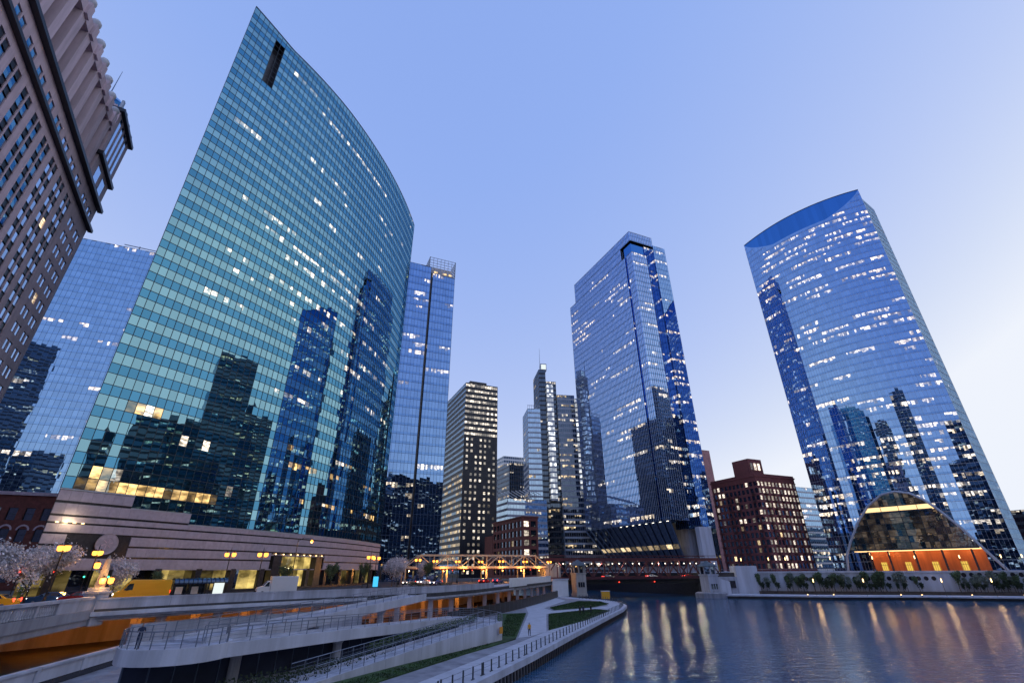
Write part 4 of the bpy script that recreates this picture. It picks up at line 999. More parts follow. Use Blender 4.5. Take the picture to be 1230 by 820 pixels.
wu = [(x, y, 0) for x, y in PAR[2:6]]; wu[0] = (-43.5, 62, 0)
g = MB(); g.sweep(wu, [(-.9, 1.3), (-.5, 1.3), (-.5, GZ-1.75), (-.9, GZ-1.75)]); tag(g.build('under_street_wall', 'conc'), 'plain concrete wall closing the lower road behind the ramps', 'wall')
# ramps ------------------------------------------------------------------
RW = [(-26.5, 45, 4.85), (-22.4, 60, 5.35), (-18.6, 75, 5.9), (-15.8, 87, GZ)]
RB = [(-24.0, 44, 4.6), (-18.5, 58, 4.2), (-13.3, 70, 3.8), (-8.5, 82, 3.45)]
def ramp(name, label, pts, w0, w1, rails):
    t = thing(name, label, 'ramp', pts[0])
    g = MB(); g.sweep(pts, [(w0, -.35), (w1, -.35), (w1, 0), (w0, 0)]); g.build('slab', 'conc', t)
    for w in (w0, w1):
        g = MB(); g.sweep(pts, [(w-.15, -.75), (w+.15, -.75), (w+.15, .22), (w-.15, .22)]); g.build('edge_beam', 'conc_l', t)
    for w in rails: railing(t, pts, w)
    return t
def railing(t, pts, w, h=1.1, gap=2.1, z0=.22, post='steel'):
    P = [Vector(p) for p in pts]; q = offs([(p.x, p.y) for p in P], w); P = [Vector((a[0], a[1], p.z+z0)) for a, p in zip(q, P)]
    for hh, rr_ in ((h, .035), (h*.72, .012), (h*.48, .012), (h*.24, .012)):
        g = MB()
        for i in range(len(P)-1): g.tube(P[i]+Vector((0, 0, hh)), P[i+1]+Vector((0, 0, hh)), rr_, rr_, 5)
        g.build('rail', post, t)
    sh = None
    for i in range(len(P)-1):
        L_ = (P[i+1]-P[i]).length; n = max(1, round(L_/gap))
        for k in range(n):
            p = P[i].lerp(P[i+1], k/n)
            if sh is None: g = MB(); g.box(-.03, -.03, 0, .03, .03, h); sh = g.mesh('post', post)
            o = bpy.data.objects.new('post', sh); col.objects.link(o); adopt(o, t); o.location = p
t = ramp('upper_ramp', 'upper concrete ramp with steel railing climbing to the street', RW, -1.9, 1.4, (-1.9, 1.4))
ramp('middle_ramp', 'middle concrete ramp descending beneath the upper one', RB, -1.4, 1.4, (1.4, -1.4))
# turning landing
ld = thing('ramp_landing', 'rounded concrete landing where the ramps turn', 'landing', (-26.5, 43, 4.6)); pc = [(-26.3+3.6*math.cos(R(a)), 43+3.6*math.sin(R(a)), 4.68) for a in range(110, 420, 15)]
g = MB(); g.prism([(p[0], p[1]) for p in pc], 4.3, 4.66); g.build('slab', 'conc', ld)
g = MB(); g.sweep(pc, [(-.1, -.8), (.2, -.8), (.2, .22), (-.1, .22)]); g.build('edge_beam', 'conc_l', ld); railing(ld, pc[2:-2], .05)
# third ramp with its retaining wall
RD = [(-1.6, 73.5, 3.4), (-6, 65, 2.9), (-11, 56, 2.2), (-16.2, 46, 1.5)]
t = thing('lower_ramp', 'lower ramp behind a long formed concrete retaining wall falling to the promenade', 'ramp', (-6, 65, 1.4))
for i in range(3):
    a, b_ = Vector(RD[i]), Vector(RD[i+1]); n = 4; d = (b_-a)/n
    for k in range(n):
        p, q_ = a+d*k, a+d*(k+1); dd = (q_-p).normalized(); nn = Vector((-dd.y, dd.x, 0)).normalized()*.3; e_ = dd*.012
        m_ = MB(); b0_, b1_ = p+e_, q_-e_
        m_.v = [(b0_.x, b0_.y, 1.2), (b1_.x, b1_.y, 1.2), (b1_.x, b1_.y, b1_.z+.25), (b0_.x, b0_.y, b0_.z+.25)]
        m_.v += [(x-nn.x, y-nn.y, z) for x, y, z in m_.v]; m_.f = [(0, 1, 2, 3), (7, 6, 5, 4), (0, 4, 5, 1), (1, 5, 6, 2), (2, 6, 7, 3), (3, 7, 4, 0)]; m_.m = [0]*6
        m_.build('wall_panel', 'conc_l', t)
g = MB(); g.sweep(RD, [(.3, -.3), (2.9, -.3), (2.9, 0), (.3, 0)]); g.build('slab', 'conc', t)
g = MB(); g.sweep(RD, [(2.9, -1.2), (3.15, -1.2), (3.15, .25), (2.9, .25)]); g.build('inner_kerb', 'conc', t)
railing(t, RD, .15, z0=.25, gap=1.5); railing(t, RD, 3.0, z0=.25, gap=1.5)
g = MB(); g.prism([(-1.6, 73.5), (-4.6, 75.3), (-11.5, 84.5), (-6.5, 85.5), (-2.4, 78)], 3.05, 3.4); g.build('landing', 'conc', t); railing(t, [(-1.6, 73.6, 3.4), (-2.4, 78, 3.4), (-6.5, 85.5, 3.4), (-11.5, 84.5, 3.4)], .0, z0=0)
g = MB(); g.obox((-1.95, 72.1, 2.35), (.35, .64, 0), (.1, -.06, 0), (0, 0, .75)); g.build('sign', mat('orange_sign', (.75, .3, .02), .6), t)
# dark panelled fence below the middle ramp
pf = thing('panel_fence', 'dark panelled screen closing the space under the ramps', 'fence', (-22, 48, 1.36))
a, b_ = Vector((-28.5, 40.5, 0)), Vector((-8.5, 81, 0)); d = (b_-a).normalized(); L_ = (b_-a).length; nn = Vector((d.y, -d.x, 0)); a = a+nn*.3
for k in range(24):
    p = a+d*(L_*k/24); zt_ = 3.75-.9*k/24
    g = MB(); g.obox(p+d*.06+Vector((0, 0, 1.3)), d*(L_/24-.12), nn*.05, Vector((0, 0, zt_-1.3))); g.build('panel', 'navy', pf)
    g = MB(); g.obox(p-d*.04+Vector((0, 0, 1.3)), d*.09, nn*.12, Vector((0, 0, zt_-1.3))); g.build('post', 'mull_b', pf)
for k, (x, y, zt_) in enumerate([(-24, 48, 4.1), (-18.6, 58, 3.6), (-13.4, 70, 3.2), (-22.2, 60, 4.6), (-18.6, 75, 5.1), (-25.6, 47, 4.2)]):
    q = thing('ramp_pier', 'round concrete pier under the ramps', 'pier', (x, y, 1.3), group='piers under the ramps', world=False); g = MB(); g.lathe((0, 0, 0), [(.45, 0), (.45, zt_-1.9), (.8, zt_-1.3)], 12); g.build('shaft', 'conc', q)
# railing stanchions along the promenade
rl = thing('quay_railing', 'row of short steel stanchions along the promenade edge', 'railing', (2, 62, 1.42)); ep = offs(EDGE, -.75); sh = None
g = MB(); g.obox((-.06, -.05, 0), (.12, 0, 0), (0, .1, 0), (0, 0, .95)); g.obox((-.28, -.06, .0), (.56, 0, 0), (0, .12, 0), (0, 0, .05)); sh = g.mesh('stanchion', 'mull')
acc = 0
for i in range(1, len(ep)-2):
    a, b_ = V2(ep[i]), V2(ep[i+1]); L_ = (b_-a).length; s_ = 0
    while s_ < L_:
        p = a+(b_-a)*(s_/L_); o = bpy.data.objects.new('stanchion', sh); col.objects.link(o); adopt(o, rl); o.location = (p.x, p.y, 1.42); o.rotation_euler = (0, 0, math.atan2((b_-a).y, (b_-a).x)); s_ += 1.9
for zz_ in (.5, .9):
    g = MB()
    for i in range(1, len(ep)-2): g.tube((ep[i][0], ep[i][1], 1.42+zz_), (ep[i+1][0], ep[i+1][1], 1.42+zz_), .012, .012, 4)
    g.build('cable', 'mull', rl)

# ================================================================ BRIDGES
# cream truss of the elevated railway
tr = thing('railway_truss', 'cream steel railway truss lit orange by the street lamps', 'railway bridge', (-12, 186, GZ))
A0, A1 = Vector((-37, 177, 0)), Vector((13, 197, 0)); n = 11; d = (A1-A0)/n; dn = Vector((-d.y, d.x, 0)).normalized()
for off in (0, 7):
    o = A0+dn*off; g = MB(); g.bar(o+Vector((0, 0, 11.0)), o+d*n+Vector((0, 0, 11.0)), .5, .7); g.build('bottom_chord', 'cream', tr)
    g = MB(); g.bar(o+d*1+Vector((0, 0, 14.9)), o+d*(n-1)+Vector((0, 0, 14.9)), .5, .5); g.build('top_chord', 'cream', tr)
    for k in range(n+1):
        p = o+d*k
        if 0 < k < n: g = MB(); g.bar(p+Vector((0, 0, 11.3)), p+Vector((0, 0, 14.7)), .22, .22); g.build('post', 'cream', tr)
        if k < n:
            za_, zb_ = (11.2, 14.8) if (k % 2 == 0) else (14.8, 11.2)
            if k == n-1: za_, zb_ = 14.8, 11.2
            g = MB(); g.bar(p+Vector((0, 0, za_)), p+d+Vector((0, 0, zb_)), .28, .28); g.build('diagonal', 'cream', tr)
g = MB(); g.obox(A0+Vector((0, 0, 10.4)), d*n, dn*7, Vector((0, 0, .5))); g.build('track_deck', 'maroon', tr)
for k in range(0, n+1, 3):
    for off in (.3, 6.5):
        p = A0+d*k+dn*off; g = MB(); g.box(p.x-.25, p.y-.25, GZ, p.x+.25, p.y+.25, 10.4); g.build('support_leg', 'cream', tr)
g = MB(); p = A1+Vector((0, 0, GZ)); g.obox(p-d*.2, d*1.3, dn*8, Vector((0, 0, 5.8))); g.build('end_pier', 'lime', tr)
for k in range(7):
    p = A0+d*(1.2+k*1.5)-dn*.6; q = MB(); q.lathe(p+Vector((0, 0, 9.6)), [(.1, 0), (.22, .1), (.22, .4), (.1, .5)], 8); q.build('truss_lamp', 'sodium', tr); lamp_light('lamp_glow', tuple(p-dn*.5+Vector((0, 0, 9.9))), (1, .42, .09), 150, .25, tr)
# red bascule bridge
bb = thing('bascule_bridge', 'dark red double deck truss bridge with a row of white lights', 'bridge', (24, 199, 6))
B0, B1 = Vector((12, 197, 0)), Vector((88, 221, 0)); n = 16; d = (B1-B0)/n; dn = Vector((-d.y, d.x, 0)).normalized(); VZ = lambda z_: Vector((0, 0, z_))
for off in (0, 9):
    o = B0+dn*off
    for zc, h, nm in ((7.0, .9, 'bottom_chord'), (13.6, 1.1, 'top_chord'), (15.0, .18, 'hand_rail')):
        g = MB(); g.bar(o+VZ(zc), o+d*n+VZ(zc), .45, h); g.build(nm, 'maroon', bb)
    for k in range(n+1):
        p = o+d*k; g = MB(); g.bar(p+VZ(7.3), p+VZ(13.2), .3, .3); g.build('post', 'maroon', bb)
        if k < n:
            za_, zb_ = (7.3, 13.2) if (k % 2 == 0) else (13.2, 7.3)
            g = MB(); g.bar(p+VZ(za_), p+d+VZ(zb_), .42, .42); g.build('diagonal', 'maroon', bb)
        g = MB(); g.bar(p+VZ(14), p+VZ(15), .1, .1); g.build('rail_post', 'maroon', bb)
g = MB(); g.obox(B0+VZ(6.3), d*n, dn*9, VZ(.35)); g.build('road_deck', 'asph', bb)
g = MB(); g.obox(B0+VZ(13.2), d*n, dn*9, VZ(.3)); g.build('rail_deck', 'maroon', bb)
g = MB(); g.obox(B0+dn*.8+VZ(4.9), d*n, dn*.5, VZ(1.3)); g.obox(B0+dn*7.6+VZ(4.9), d*n, dn*.5, VZ(1.3)); g.build('girder', 'black', bb)
for k in range(26):
    p = B0+d*(.3+k*.61)+dn*.2; q = MB(); q.lathe(p+VZ(11.9), [(.09, 0), (.2, .1), (.2, .3), (.09, .38)], 6); q.build('deck_light', 'wlamp2', bb)
for k in range(9): lamp_light('deck_glow', tuple(B0+d*(1.2+k*1.75)-dn*.15+VZ(12.0)), (1, .88, .62), 85, .25, bb)
for k in (6.2, 9.4):
    p = B0+d*k-dn*.25+VZ(5.4); q = MB(); q.lathe(p, [(.12, 0), (.2, .15), (.12, .3)], 6); q.build('signal_light', 'redl', bb)
def bridge_house(name, label, c, z0, s_, wallm, h):
    t = thing(name, label, 'bridge house', (c[0], c[1], z0), R(20), world=False)
    g = MB(); g.lathe((0, 0, 0), [(3.4*s_, 0), (3.4*s_, .8), (3.1*s_, .9), (3.1*s_, h*.62), (3.4*s_, h*.63), (3.4*s_, h*.67)], 4, sq=True); g.build('base', wallm, t)
    g = MB(); g.lathe((0, 0, h*.67), [(2.6*s_, 0), (2.6*s_, h*.2)], 8, sq=True); g.build('cabin', 'dark_g', t)
    for k in range(8):
        a = math.pi/8+k*math.pi/4; g = MB(); g.bar((2.6*s_*math.cos(a), 2.6*s_*math.sin(a), h*.67), (2.6*s_*math.cos(a), 2.6*s_*math.sin(a), h*.87), .4, .4); g.build('cabin_post', wallm, t)
    g = MB(); g.lathe((0, 0, h*.87), [(3.5*s_, 0), (3.5*s_, .3), (2.6*s_, 1.0), (1.0*s_, 1.7), (.2, 2.2)], 8, sq=True); g.build('roof', 'copper', t)
    for sx in (-1, 0, 1):
        g = MB(); g.box(sx*1.0*s_-.35, -2.3*s_, h*.26, sx*1.0*s_+.35, -2.17*s_, h*.40); g.build('window', 'dark_g', t)
    return t
bridge_house('bridge_house', 'limestone bridge tender tower with slate roof at the end of the riverside lawn', (24.2, 194.5), 1.3, .92, 'lime', 11.4)
h2 = bridge_house('bridge_house', 'grey concrete bridge tender tower on the far bank beside the water', (76.6, 205), -.3, 1.1, 'conc', 12.6)
g = MB(); g.lathe((0, 0, -.2), [(6.2, 0), (6.2, 2.1), (5.6, 2.4)], 8, sq=True); g.build('footing', 'conc_d', h2)
g = MB(); g.obox((2.6, -2.0, 2), (5.5, 0, -1.2), (0, 1.6, 0), (0, 0, 5)); g.build('stair', 'conc_l', h2)
cb = thing('site_cabin', 'small yellow box cabin beside the bridge tower', 'cabin', (30.2, 176.5, 1.4)); g = MB(); g.box(29, 174, 1.36, 31.6, 176, 3.5); g.build('box', 'ycar', cb); g = MB(); g.box(28.9, 173.9, 3.5, 31.7, 176.1, 3.65); g.build('lid', 'white', cb)
wp = thing('white_wing_wall', 'white painted wing wall beside the bridge tower', 'wall', (18, 191, 1.4)); g = MB(); g.obox((13.5, 187.5, 1.4), (6.0, 3.6, 0), (.3, -.4, 0), (0, 0, 5.4)); g.build('panel', 'white', wp); g = MB(); g.obox((13.4, 187.4, 6.8), (6.2, 3.7, 0), (.5, -.6, 0), (0, 0, .3)); g.build('coping', 'conc_l', wp)
# far bank abutment
ab = thing('bridge_abutment', 'pale concrete abutment block beside the far bridge tower', 'abutment', (92, 214, 1))
g = MB(); g.prism([(91, 213), (98.5, 210), (100, 219), (92, 221)], 1, 11); g.build('block', 'conc_l', ab); g = MB(); g.prism([(82, 214), (91.4, 213), (92, 224), (83, 224)], 1, 7); g.build('low_block', 'conc', ab); g = MB(); g.box(84, 213.2, 3, 86.5, 213.6, 5.6); g.box(87.5, 212.8, 3, 90, 213.4, 5.6); g.build('opening', 'granite_d', ab)
g = MB()
for k in range(16): g.bar((82+k*4.2, 222+k*.3, PZ), (82+k*4.2, 222+k*.3, PZ+1.1), .1, .1)
g.bar((82, 222, PZ+1.1), (145, 226.5, PZ+1.1), .12, .12); tag(g.build('plaza_railing', 'steel'), 'thin steel railing on the far plaza edge', 'railing')
# terraced wall with port-holes
tw_ = thing('porthole_wall', 'pale concrete terrace wall pierced by a row of round port-holes', 'wall', (145, 197, 1)); 
wl2 = [(x, y, 0) for x, y in WALL[1:]]
g = MB(); g.sweep(wl2, [(-.6, 1), (0, 1), (0, 8.2), (-.6, 8.2)]); g.build('wall', 'conc_l', tw_)
g = MB(); g.sweep(wl2, [(-.8, 8.2), (.3, 8.2), (.3, 8.75), (-.8, 8.75)]); g.build('coping', 'conc_l', tw_)
hm = MB(); hm.lathe((0, 0, 0), [(.72, 0), (.72, .12), (.58, .12), (.58, .02)], 14); hmesh = hm.mesh('porthole', 'granite_d')
s_ = 30; L0 = 0
for i in range(1, 5):
    a, b_ = V2(WALL[i]), V2(WALL[i+1]); L_ = (b_-a).length; d = (b_-a)/L_; nn = Vector((d.y, -d.x, 0)); k = 1.5
    while k < L_ and a.x < 200:
        x = (a+d*k).x
        if 112 < x < 156 or x > 162:
            o = bpy.data.objects.new('porthole', hmesh); col.objects.link(o); adopt(o, tw_); p = a+d*k+nn*.01; o.location = (p.x, p.y, 6.3 if x < 160 else 7.4); o.rotation_euler = (R(90), 0, math.atan2(d.y, d.x))
        k += 2.3 if (a.x < 150 or int(k) % 2) else 3.6
# planter terrace
g = MB(); g.sweep([(x, y, 0) for x, y in offs(WALL, 4.2)[1:-1]], [(-4, 1), (0, 1), (0, 2.0), (-4, 2.0)]); tag(g.build('planter', 'soil'), 'long dark planting bed at the foot of the terrace wall', 'planter')

def leafm(name, c, var):
    m = mat(name, c, .75, var=.25, scale=1.2, isl=var); return m
M['blossom'] = leafm('blossom', (.72, .68, .74), .3); M['leafg'] = leafm('spring_leaf', (.10, .15, .07), .5); M['leafd'] = leafm('dark_leaf', (.035, .055, .025), .5); M['leafb'] = leafm('pale_leaf', (.20, .24, .20), .4)

# ================================================================ STREET FURNITURE, VEHICLES
def street_lamp(h=6.0):
    t = thing('street_lamp', 'x', 'street lamp', group='twin lantern street lamps along the street', world=False)
    g = MB(); g.lathe((0, 0, 0), [(.28, 0), (.28, .5), (.16, .7), (.10, 1.2), (.07, h-.3), (.05, h+.9), (.01, h+1.3)], 8); g.build('pole', 'black', t)
    g = MB(); g.tube((-.62, 0, h-.25), (.62, 0, h-.25), .045, .045, 6); g.build('cross_arm', 'black', t)
    for s_ in (-1, 1):
        g = MB(); g.lathe((s_*.58, 0, h-.22), [(.14, 0), (.31, .1), (.36, .48), (.27, .6)], 8); g.build('lantern', 'sodium', t)
        g = MB(); g.lathe((s_*.58, 0, h+.38), [(.32, 0), (.1, .14), (.02, .3)], 8); g.build('lantern_cap', 'black', t)
    lamp_light('lamp_glow', (0, 0, h-.55), (1, .45, .10), 32, .4, t)
    return t
SLP = street_lamp()
for x, y, lb in [(-53.6, 60.5, 'beside the blossom trees and parked cars'), (-43.4, 88.5, 'behind the white box van'), (-48.2, 87, 'behind the bus shelter roof'), (-30.6, 110, 'near the corner of the curved tower'), (-31.5, 118, 'beside the cyan kiosk'),
                 (-62, 76, 'under the round seal'), (-80, 70, 'by the brick building'), (-26, 140, 'by the small street trees'), (-24, 158, 'short of the railway truss'), (-18, 166, 'before the truss legs'), (-11, 172, 'under the truss, next to tail lights'), (-4, 168, 'under the truss above the hoarding'), (4, 178, 'at the truss end pier'), (13, 188, 'by the white wing wall'), (-33, 150, 'left of the truss beside blossom')]:
    place(SLP, (x, y, GZ+.14), rng.uniform(-.3, .3)-.2, 'black twin lantern street lamp glowing orange '+lb)
def far_lamp():
    t = thing('promenade_lamp', 'x', 'lamp post', group='slim lamp posts on the far bank', world=False)
    g = MB(); g.tube((0, 0, 0), (0, 0, 4.6), .07, .05, 6); g.build('pole', 'black', t)
    g = MB(); g.lathe((0, 0, 4.4), [(.1, 0), (.16, .1), (.16, 1.0), (.08, 1.1)], 6); g.build('luminaire', 'wlamp', t)
    lamp_light('lamp_glow', (0, 0, 4.2), (1, .62, .28), 36, .3, t); return t
FL = far_lamp()
for k, (x, y, z_, lb) in enumerate([(108, 189, 1, 'on the low quay'), (124, 186, 1, 'on the low quay'), (146, 179, 1, 'on the low quay'), (158, 173.5, 1, 'on the low quay'), (107, 216, PZ, 'on the upper plaza'), (113, 214, PZ, 'on the upper plaza'), (128, 208, PZ, 'on the upper plaza'), (143, 205, PZ, 'on the upper plaza'), (156, 200, PZ, 'on the upper plaza'), (170, 196, PZ, 'on the upper plaza'), (183, 193, PZ, 'on the upper plaza'), (99, 224, PZ, 'on the upper plaza'), (188, 190, PZ, 'on the upper plaza')]):
    place(FL, (x, y, z_), 0, 'slim lamp post with warm tube luminaire standing '+lb)
for k, x in enumerate((104, 112, 132, 138, 152, 166)):
    f_ = thing('bollard_light', 'low round bollard light set along the far quay', 'bollard light', (x, 187.5-(x-104)*.24, 1), group='bollard lights on the far quay', world=False)
    g = MB(); g.tube((0, 0, 0), (0, 0, .5), .1, .1, 8); g.build('post', 'black', f_); g = MB(); g.lathe((0, 0, .5), [(.14, 0), (.14, .2), (.05, .26)], 8); g.build('lens', 'wlamp', f_)
# tall curved pole with pendant lamp
t = thing('pendant_lamp_post', 'tall thin post with a hooked arm and one hanging orange lamp before the portal', 'street lamp', (-40.5, 95, GZ), world=False)
g = MB(); g.tube((0, 0, 0), (0, 0, 9), .1, .06, 6); g.tube((0, 0, 8.7), (1.0, 0, 9.3), .05, .05, 5); g.tube((1.0, 0, 9.3), (2.6, 0, 9.2), .04, .04, 5); g.tube((2.6, 0, 9.2), (2.6, 0, 8.9), .03, .03, 5); g.build('post', 'black', t)
g = MB(); g.lathe((2.6, 0, 8.4), [(.08, 0), (.26, .15), (.26, .35), (.1, .52)], 8); g.build('lantern', 'sodium', t); lamp_light('lamp_glow', (2.6, 0, 8.2), (1, .5, .14), 140, .3, t)
def traffic_light(loc, rz, lb, red=True):
    t = thing('traffic_light', lb, 'traffic light', loc, rz, 'traffic lights', world=False)
    g = MB(); g.tube((0, 0, 0), (0, 0, 3.6), .07, .06, 6); g.build('pole', 'black', t)
    g = MB(); g.box(-.18, -.16, 2.9, .18, .16, 3.95); g.build('signal_head', 'black', t, bevel=.03)
    for k in range(3):
        on = (k == 2 and red) or (k == 0 and not red)
        g = MB(); g.lathe((0, 0, 0), [(.12, 0), (.12, .05), (.06, .08)], 8); o = g.build('lens', ('redl' if red else 'greenl') if on else 'black', t); o.location = (0, -.16, 3.08+k*.33); o.rotation_euler = (R(90), 0, 0)
    return t
for x, y, red, lb in [(-63, 66, True, 'red traffic light by the blossom trees'), (-62, 70, True, 'second red traffic light by the blossom trees'), (-66, 80, False, 'green traffic light behind the blossom tree'), (-20, 170, True, 'red traffic light left under the truss'), (-14, 176, True, 'red traffic light mid way under the truss'), (6, 184, True, 'red traffic light by the truss end pier'), (-56, 72, False, 'green traffic light near the lantern pylon')]: traffic_light((x, y, GZ), rng.uniform(-.3, .3)+.5*(x < -50), lb, red)
# kiosk
t = thing('info_kiosk', 'slim kiosk with a glowing cyan screen on the pavement', 'kiosk', (-27.2, 103, GZ+.14), .3, world=False)
g = MB(); g.box(-.55, -.15, 0, .55, .15, 2.6); g.build('body', 'black', t, bevel=.03); g = MB(); g.box(-.48, -.165, .7, .48, -.152, 2.5); g.build('screen', 'cyan', t)
# bus shelter
t = thing('bus_shelter', 'dark arched roof bus shelter with a bright lit advert panel behind the parapet', 'bus shelter', (-41.6, 69.5, GZ+.14), R(42), world=False)
Ls = 6.2; rf = MB(); rib = MB()
for k in range(8):
    a0, a1 = R(200-20*k), R(180-20*k); 
    y0, z0_, y1, z1_ = .95*math.cos(a0), 2.25+.5*math.sin(a0), .95*math.cos(a1), 2.25+.5*math.sin(a1)
    rf.face([(-Ls/2, y0, z0_), (Ls/2, y0, z0_), (Ls/2, y1, z1_), (-Ls/2, y1, z1_)])
    for m_ in range(13): x = -Ls/2+m_*Ls/12; rib.bar((x, y0, z0_+.03), (x, y1, z1_+.03), .07, .07)
rf.build('roof_glass', 'dark_g', t, fix=False); rib.build('roof_rib', 'black', t)
for x in (-3, -1.2, .9, 2.9):
    for y in (-.8, .8): g = MB(); g.box(x-.05, y-.05, 0, x+.05, y+.05, 2.4); g.build('post', 'black', t)
for x0, x1 in ((-2.9, -1.3), (-1.1, .8)):
    g = MB(); g.box(x0, .78, .4, x1, .81, 2.1); g.build('glass_panel', 'tint', t); g = MB(); g.box(x0+.35, .70, .9, x0+1.15, .74, 1.75); g.build('timetable', 'white', t)
g = MB(); g.box(-.9, .2, .45, .9, .65, .52); g.build('bench', 'steel', t)
g = MB(); g.box(1.35, -1.0, .25, 2.75, -.85, 2.25); g.build('advert_frame', 'black', t); g = MB(); g.box(1.45, -1.02, .35, 2.65, -1.003, 2.15); g.build('advert_panel', 'advert', t)

def extrude_profile(prof, w, name, m, parent, inset=.12, bevel=.08):
    """car body from a side profile (x forward, z up), upper edges drawn in"""
    zmax = max(p[1] for p in prof); zmin = min(p[1] for p in prof); g = MB(); n = len(prof); k = 0
    for s_ in (-1, 1):
        for x, z_ in prof:
            f_ = max(0, (z_-.95)/(zmax-.95)) if zmax > 1 else 0
            g.v.append((x, s_*(w/2-inset*f_), z_))
    g.f = [tuple(range(n)), tuple(range(2*n-1, n-1, -1))]+[(i, i+n, (i+1) % n+n, (i+1) % n) for i in range(n)]; g.m = [0]*len(g.f)
    return g.build(name, m, parent, bevel=bevel)
def wheels(t, xs_, w, r_=.36):
    for x in xs_:
        for s_ in (-1, 1):
            wh = MB(); wh.tube((x, s_*(w/2-.02), r_), (x, s_*(w/2-.24), r_), r_, r_, 16); o = wh.build('wheel', 'rubber', t)
            wh = MB(); wh.tube((x, s_*(w/2+.01), r_), (x, s_*(w/2-.05), r_), r_*.58, r_*.58, 12); wh.build('rim', 'steel', o)
def side_win(t, quads, w, inset, zmax, nm='side_window'):
    for q in quads:
        for s_ in (-1, 1):
            g = MB(); pts = []
            for x, z_ in q: f_ = max(0, (z_-.95)/(zmax-.95)); pts.append((x, s_*(w/2-inset*f_+.012), z_))
            pin = [(x, y-s_*.05, z_) for x, y, z_ in pts]; n = len(pts)
            g.v = pts+pin; g.f = [tuple(range(n)), tuple(range(2*n-1, n-1, -1))]+[(i, i+n, (i+1) % n+n, (i+1) % n) for i in range(n)]; g.m = [0]*len(g.f); g.build(nm, 'tint', t)
def lights(t, x0, z0, w, x1, z1, on=True):
    for s_ in (-1, 1):
        g = MB(); g.box(x0-.04, s_*(w/2-.32)-.16, z0, x0+.05, s_*(w/2-.32)+.16, z0+.2); g.build('headlight', 'head' if on else 'white', t)
        g = MB(); g.box(x1-.05, s_*(w/2-.14)-.1, z1, x1+.03, s_*(w/2-.14)+.1, z1+.35); g.build('tail_light', 'redl' if on else 'rcar', t)
# yellow van
t = thing('yellow_van', 'bright yellow high roof cargo van driving past the bus shelter', 'van', (-52.3, 73.8, GZ), R(217), world=False); W_ = 2.05
extrude_profile([(-3.4, .45), (-3.4, 2.5), (-3.25, 2.68), (1.2, 2.72), (1.55, 2.55), (2.15, 1.55), (2.85, 1.15), (3.0, .85), (3.0, .4), (2.6, .32), (-3.0, .32)], W_, 'body', 'ycar', t, .16, .07)
wheels(t, (-2.1, 2.05), W_); side_win(t, [[(1.0, 1.45), (1.98, 1.45), (1.5, 2.2), (1.0, 2.25)]], W_, .16, 2.7); lights(t, 3.0, .82, W_, -3.4, 1.0)
g = MB(); g.obox((1.63, -.86, 2.42), (0, 1.72, 0), (.5, 0, -.83), (.04, 0, .03)); g.build('windscreen', 'tint', t); g = MB(); g.box(2.98, -.7, .45, 3.05, .7, .78); g.build('grille', 'black', t)
for z_ in (1.05, 1.62, 2.12):
    for s_ in (-1, 1): g = MB(); f_ = max(0, (z_-.95)/1.75); y = s_*(W_/2-.16*f_); g.box(-2.8, y-.02, z_, .8, y+.025, z_+.07); g.build('body_crease', 'ycar', t)
for s_ in (-1, 1): g = MB(); g.box(1.5, s_*1.05-.1, 1.4, 1.7, s_*1.05+.18*s_, 1.8); g.build('mirror', 'black', t)
# white box van
t = thing('white_box_van', 'white box van parked in front of the lobby columns', 'van', (-40.3, 89.5, GZ), R(213), world=False)
g = MB(); g.box(-3.0, -1.05, .62, 1.2, 1.05, 2.9); g.build('cargo_box', 'wcar', t, bevel=.05)
extrude_profile([(1.22, .45), (1.22, 2.25), (1.7, 2.2), (2.3, 1.45), (3.1, 1.25), (3.2, .9), (3.2, .45)], 1.9, 'cab', 'wcar', t, .15, .06); wheels(t, (-1.8, 2.3), 2.0)
side_win(t, [[(1.4, 1.4), (2.15, 1.4), (1.68, 2.02), (1.4, 2.05)]], 1.9, .15, 2.25); lights(t, 3.2, .8, 1.9, -3.0, .8, False)
g = MB(); g.obox((1.78, -.78, 2.12), (0, 1.56, 0), (.47, 0, -.6), (.04, 0, .03)); g.build('windscreen', 'tint', t); g = MB(); g.box(3.19, -.6, .5, 3.24, .6, .8); g.build('grille', 'black', t); g = MB(); g.box(-3, -.9, .4, 1.2, .9, .6); g.build('chassis', 'black', t)
def car(loc, rz, paint, label, group='cars on the street', on=True):
    t = thing('car', label, 'car', loc, rz, group, world=False)
    extrude_profile([(-2.25, .35), (-2.28, .8), (-2.1, 1.0), (-1.5, 1.05), (-.85, 1.43), (.45, 1.46), (1.15, 1.02), (2.05, .9), (2.25, .7), (2.25, .35), (1.9, .22), (-1.9, .22)], 1.82, 'body', paint, t, .24, .06)
    wheels(t, (-1.4, 1.38), 1.82, .33); side_win(t, [[(-1.25, 1.02), (-.15, 1.02), (-.15, 1.38), (-.82, 1.36)], [(-.07, 1.02), (1.0, 1.0), (.42, 1.39), (-.07, 1.39)]], 1.82, .24, 1.46)
    g = MB(); g.obox((.5, -.62, 1.42), (0, 1.24, 0), (.62, 0, -.4), (.02, 0, .03)); g.build('windscreen', 'tint', t); g = MB(); g.obox((-1.5, -.62, 1.05), (0, 1.24, 0), (.6, 0, .34), (-.02, 0, .03)); g.build('rear_window', 'tint', t)
    lights(t, 2.22, .62, 1.82, -2.24, .7, on); return t
car((-59.5, 60.5, GZ), R(200), 'ycar', 'yellow taxi saloon behind the balustrade'); car((-58.5, 67, GZ), R(195), 'bcar', 'blue car behind the balustrade by the blossom trees'); car((-55.2, 67.6, GZ), R(200), 'rcar', 'dark red car beside the lantern pylon')
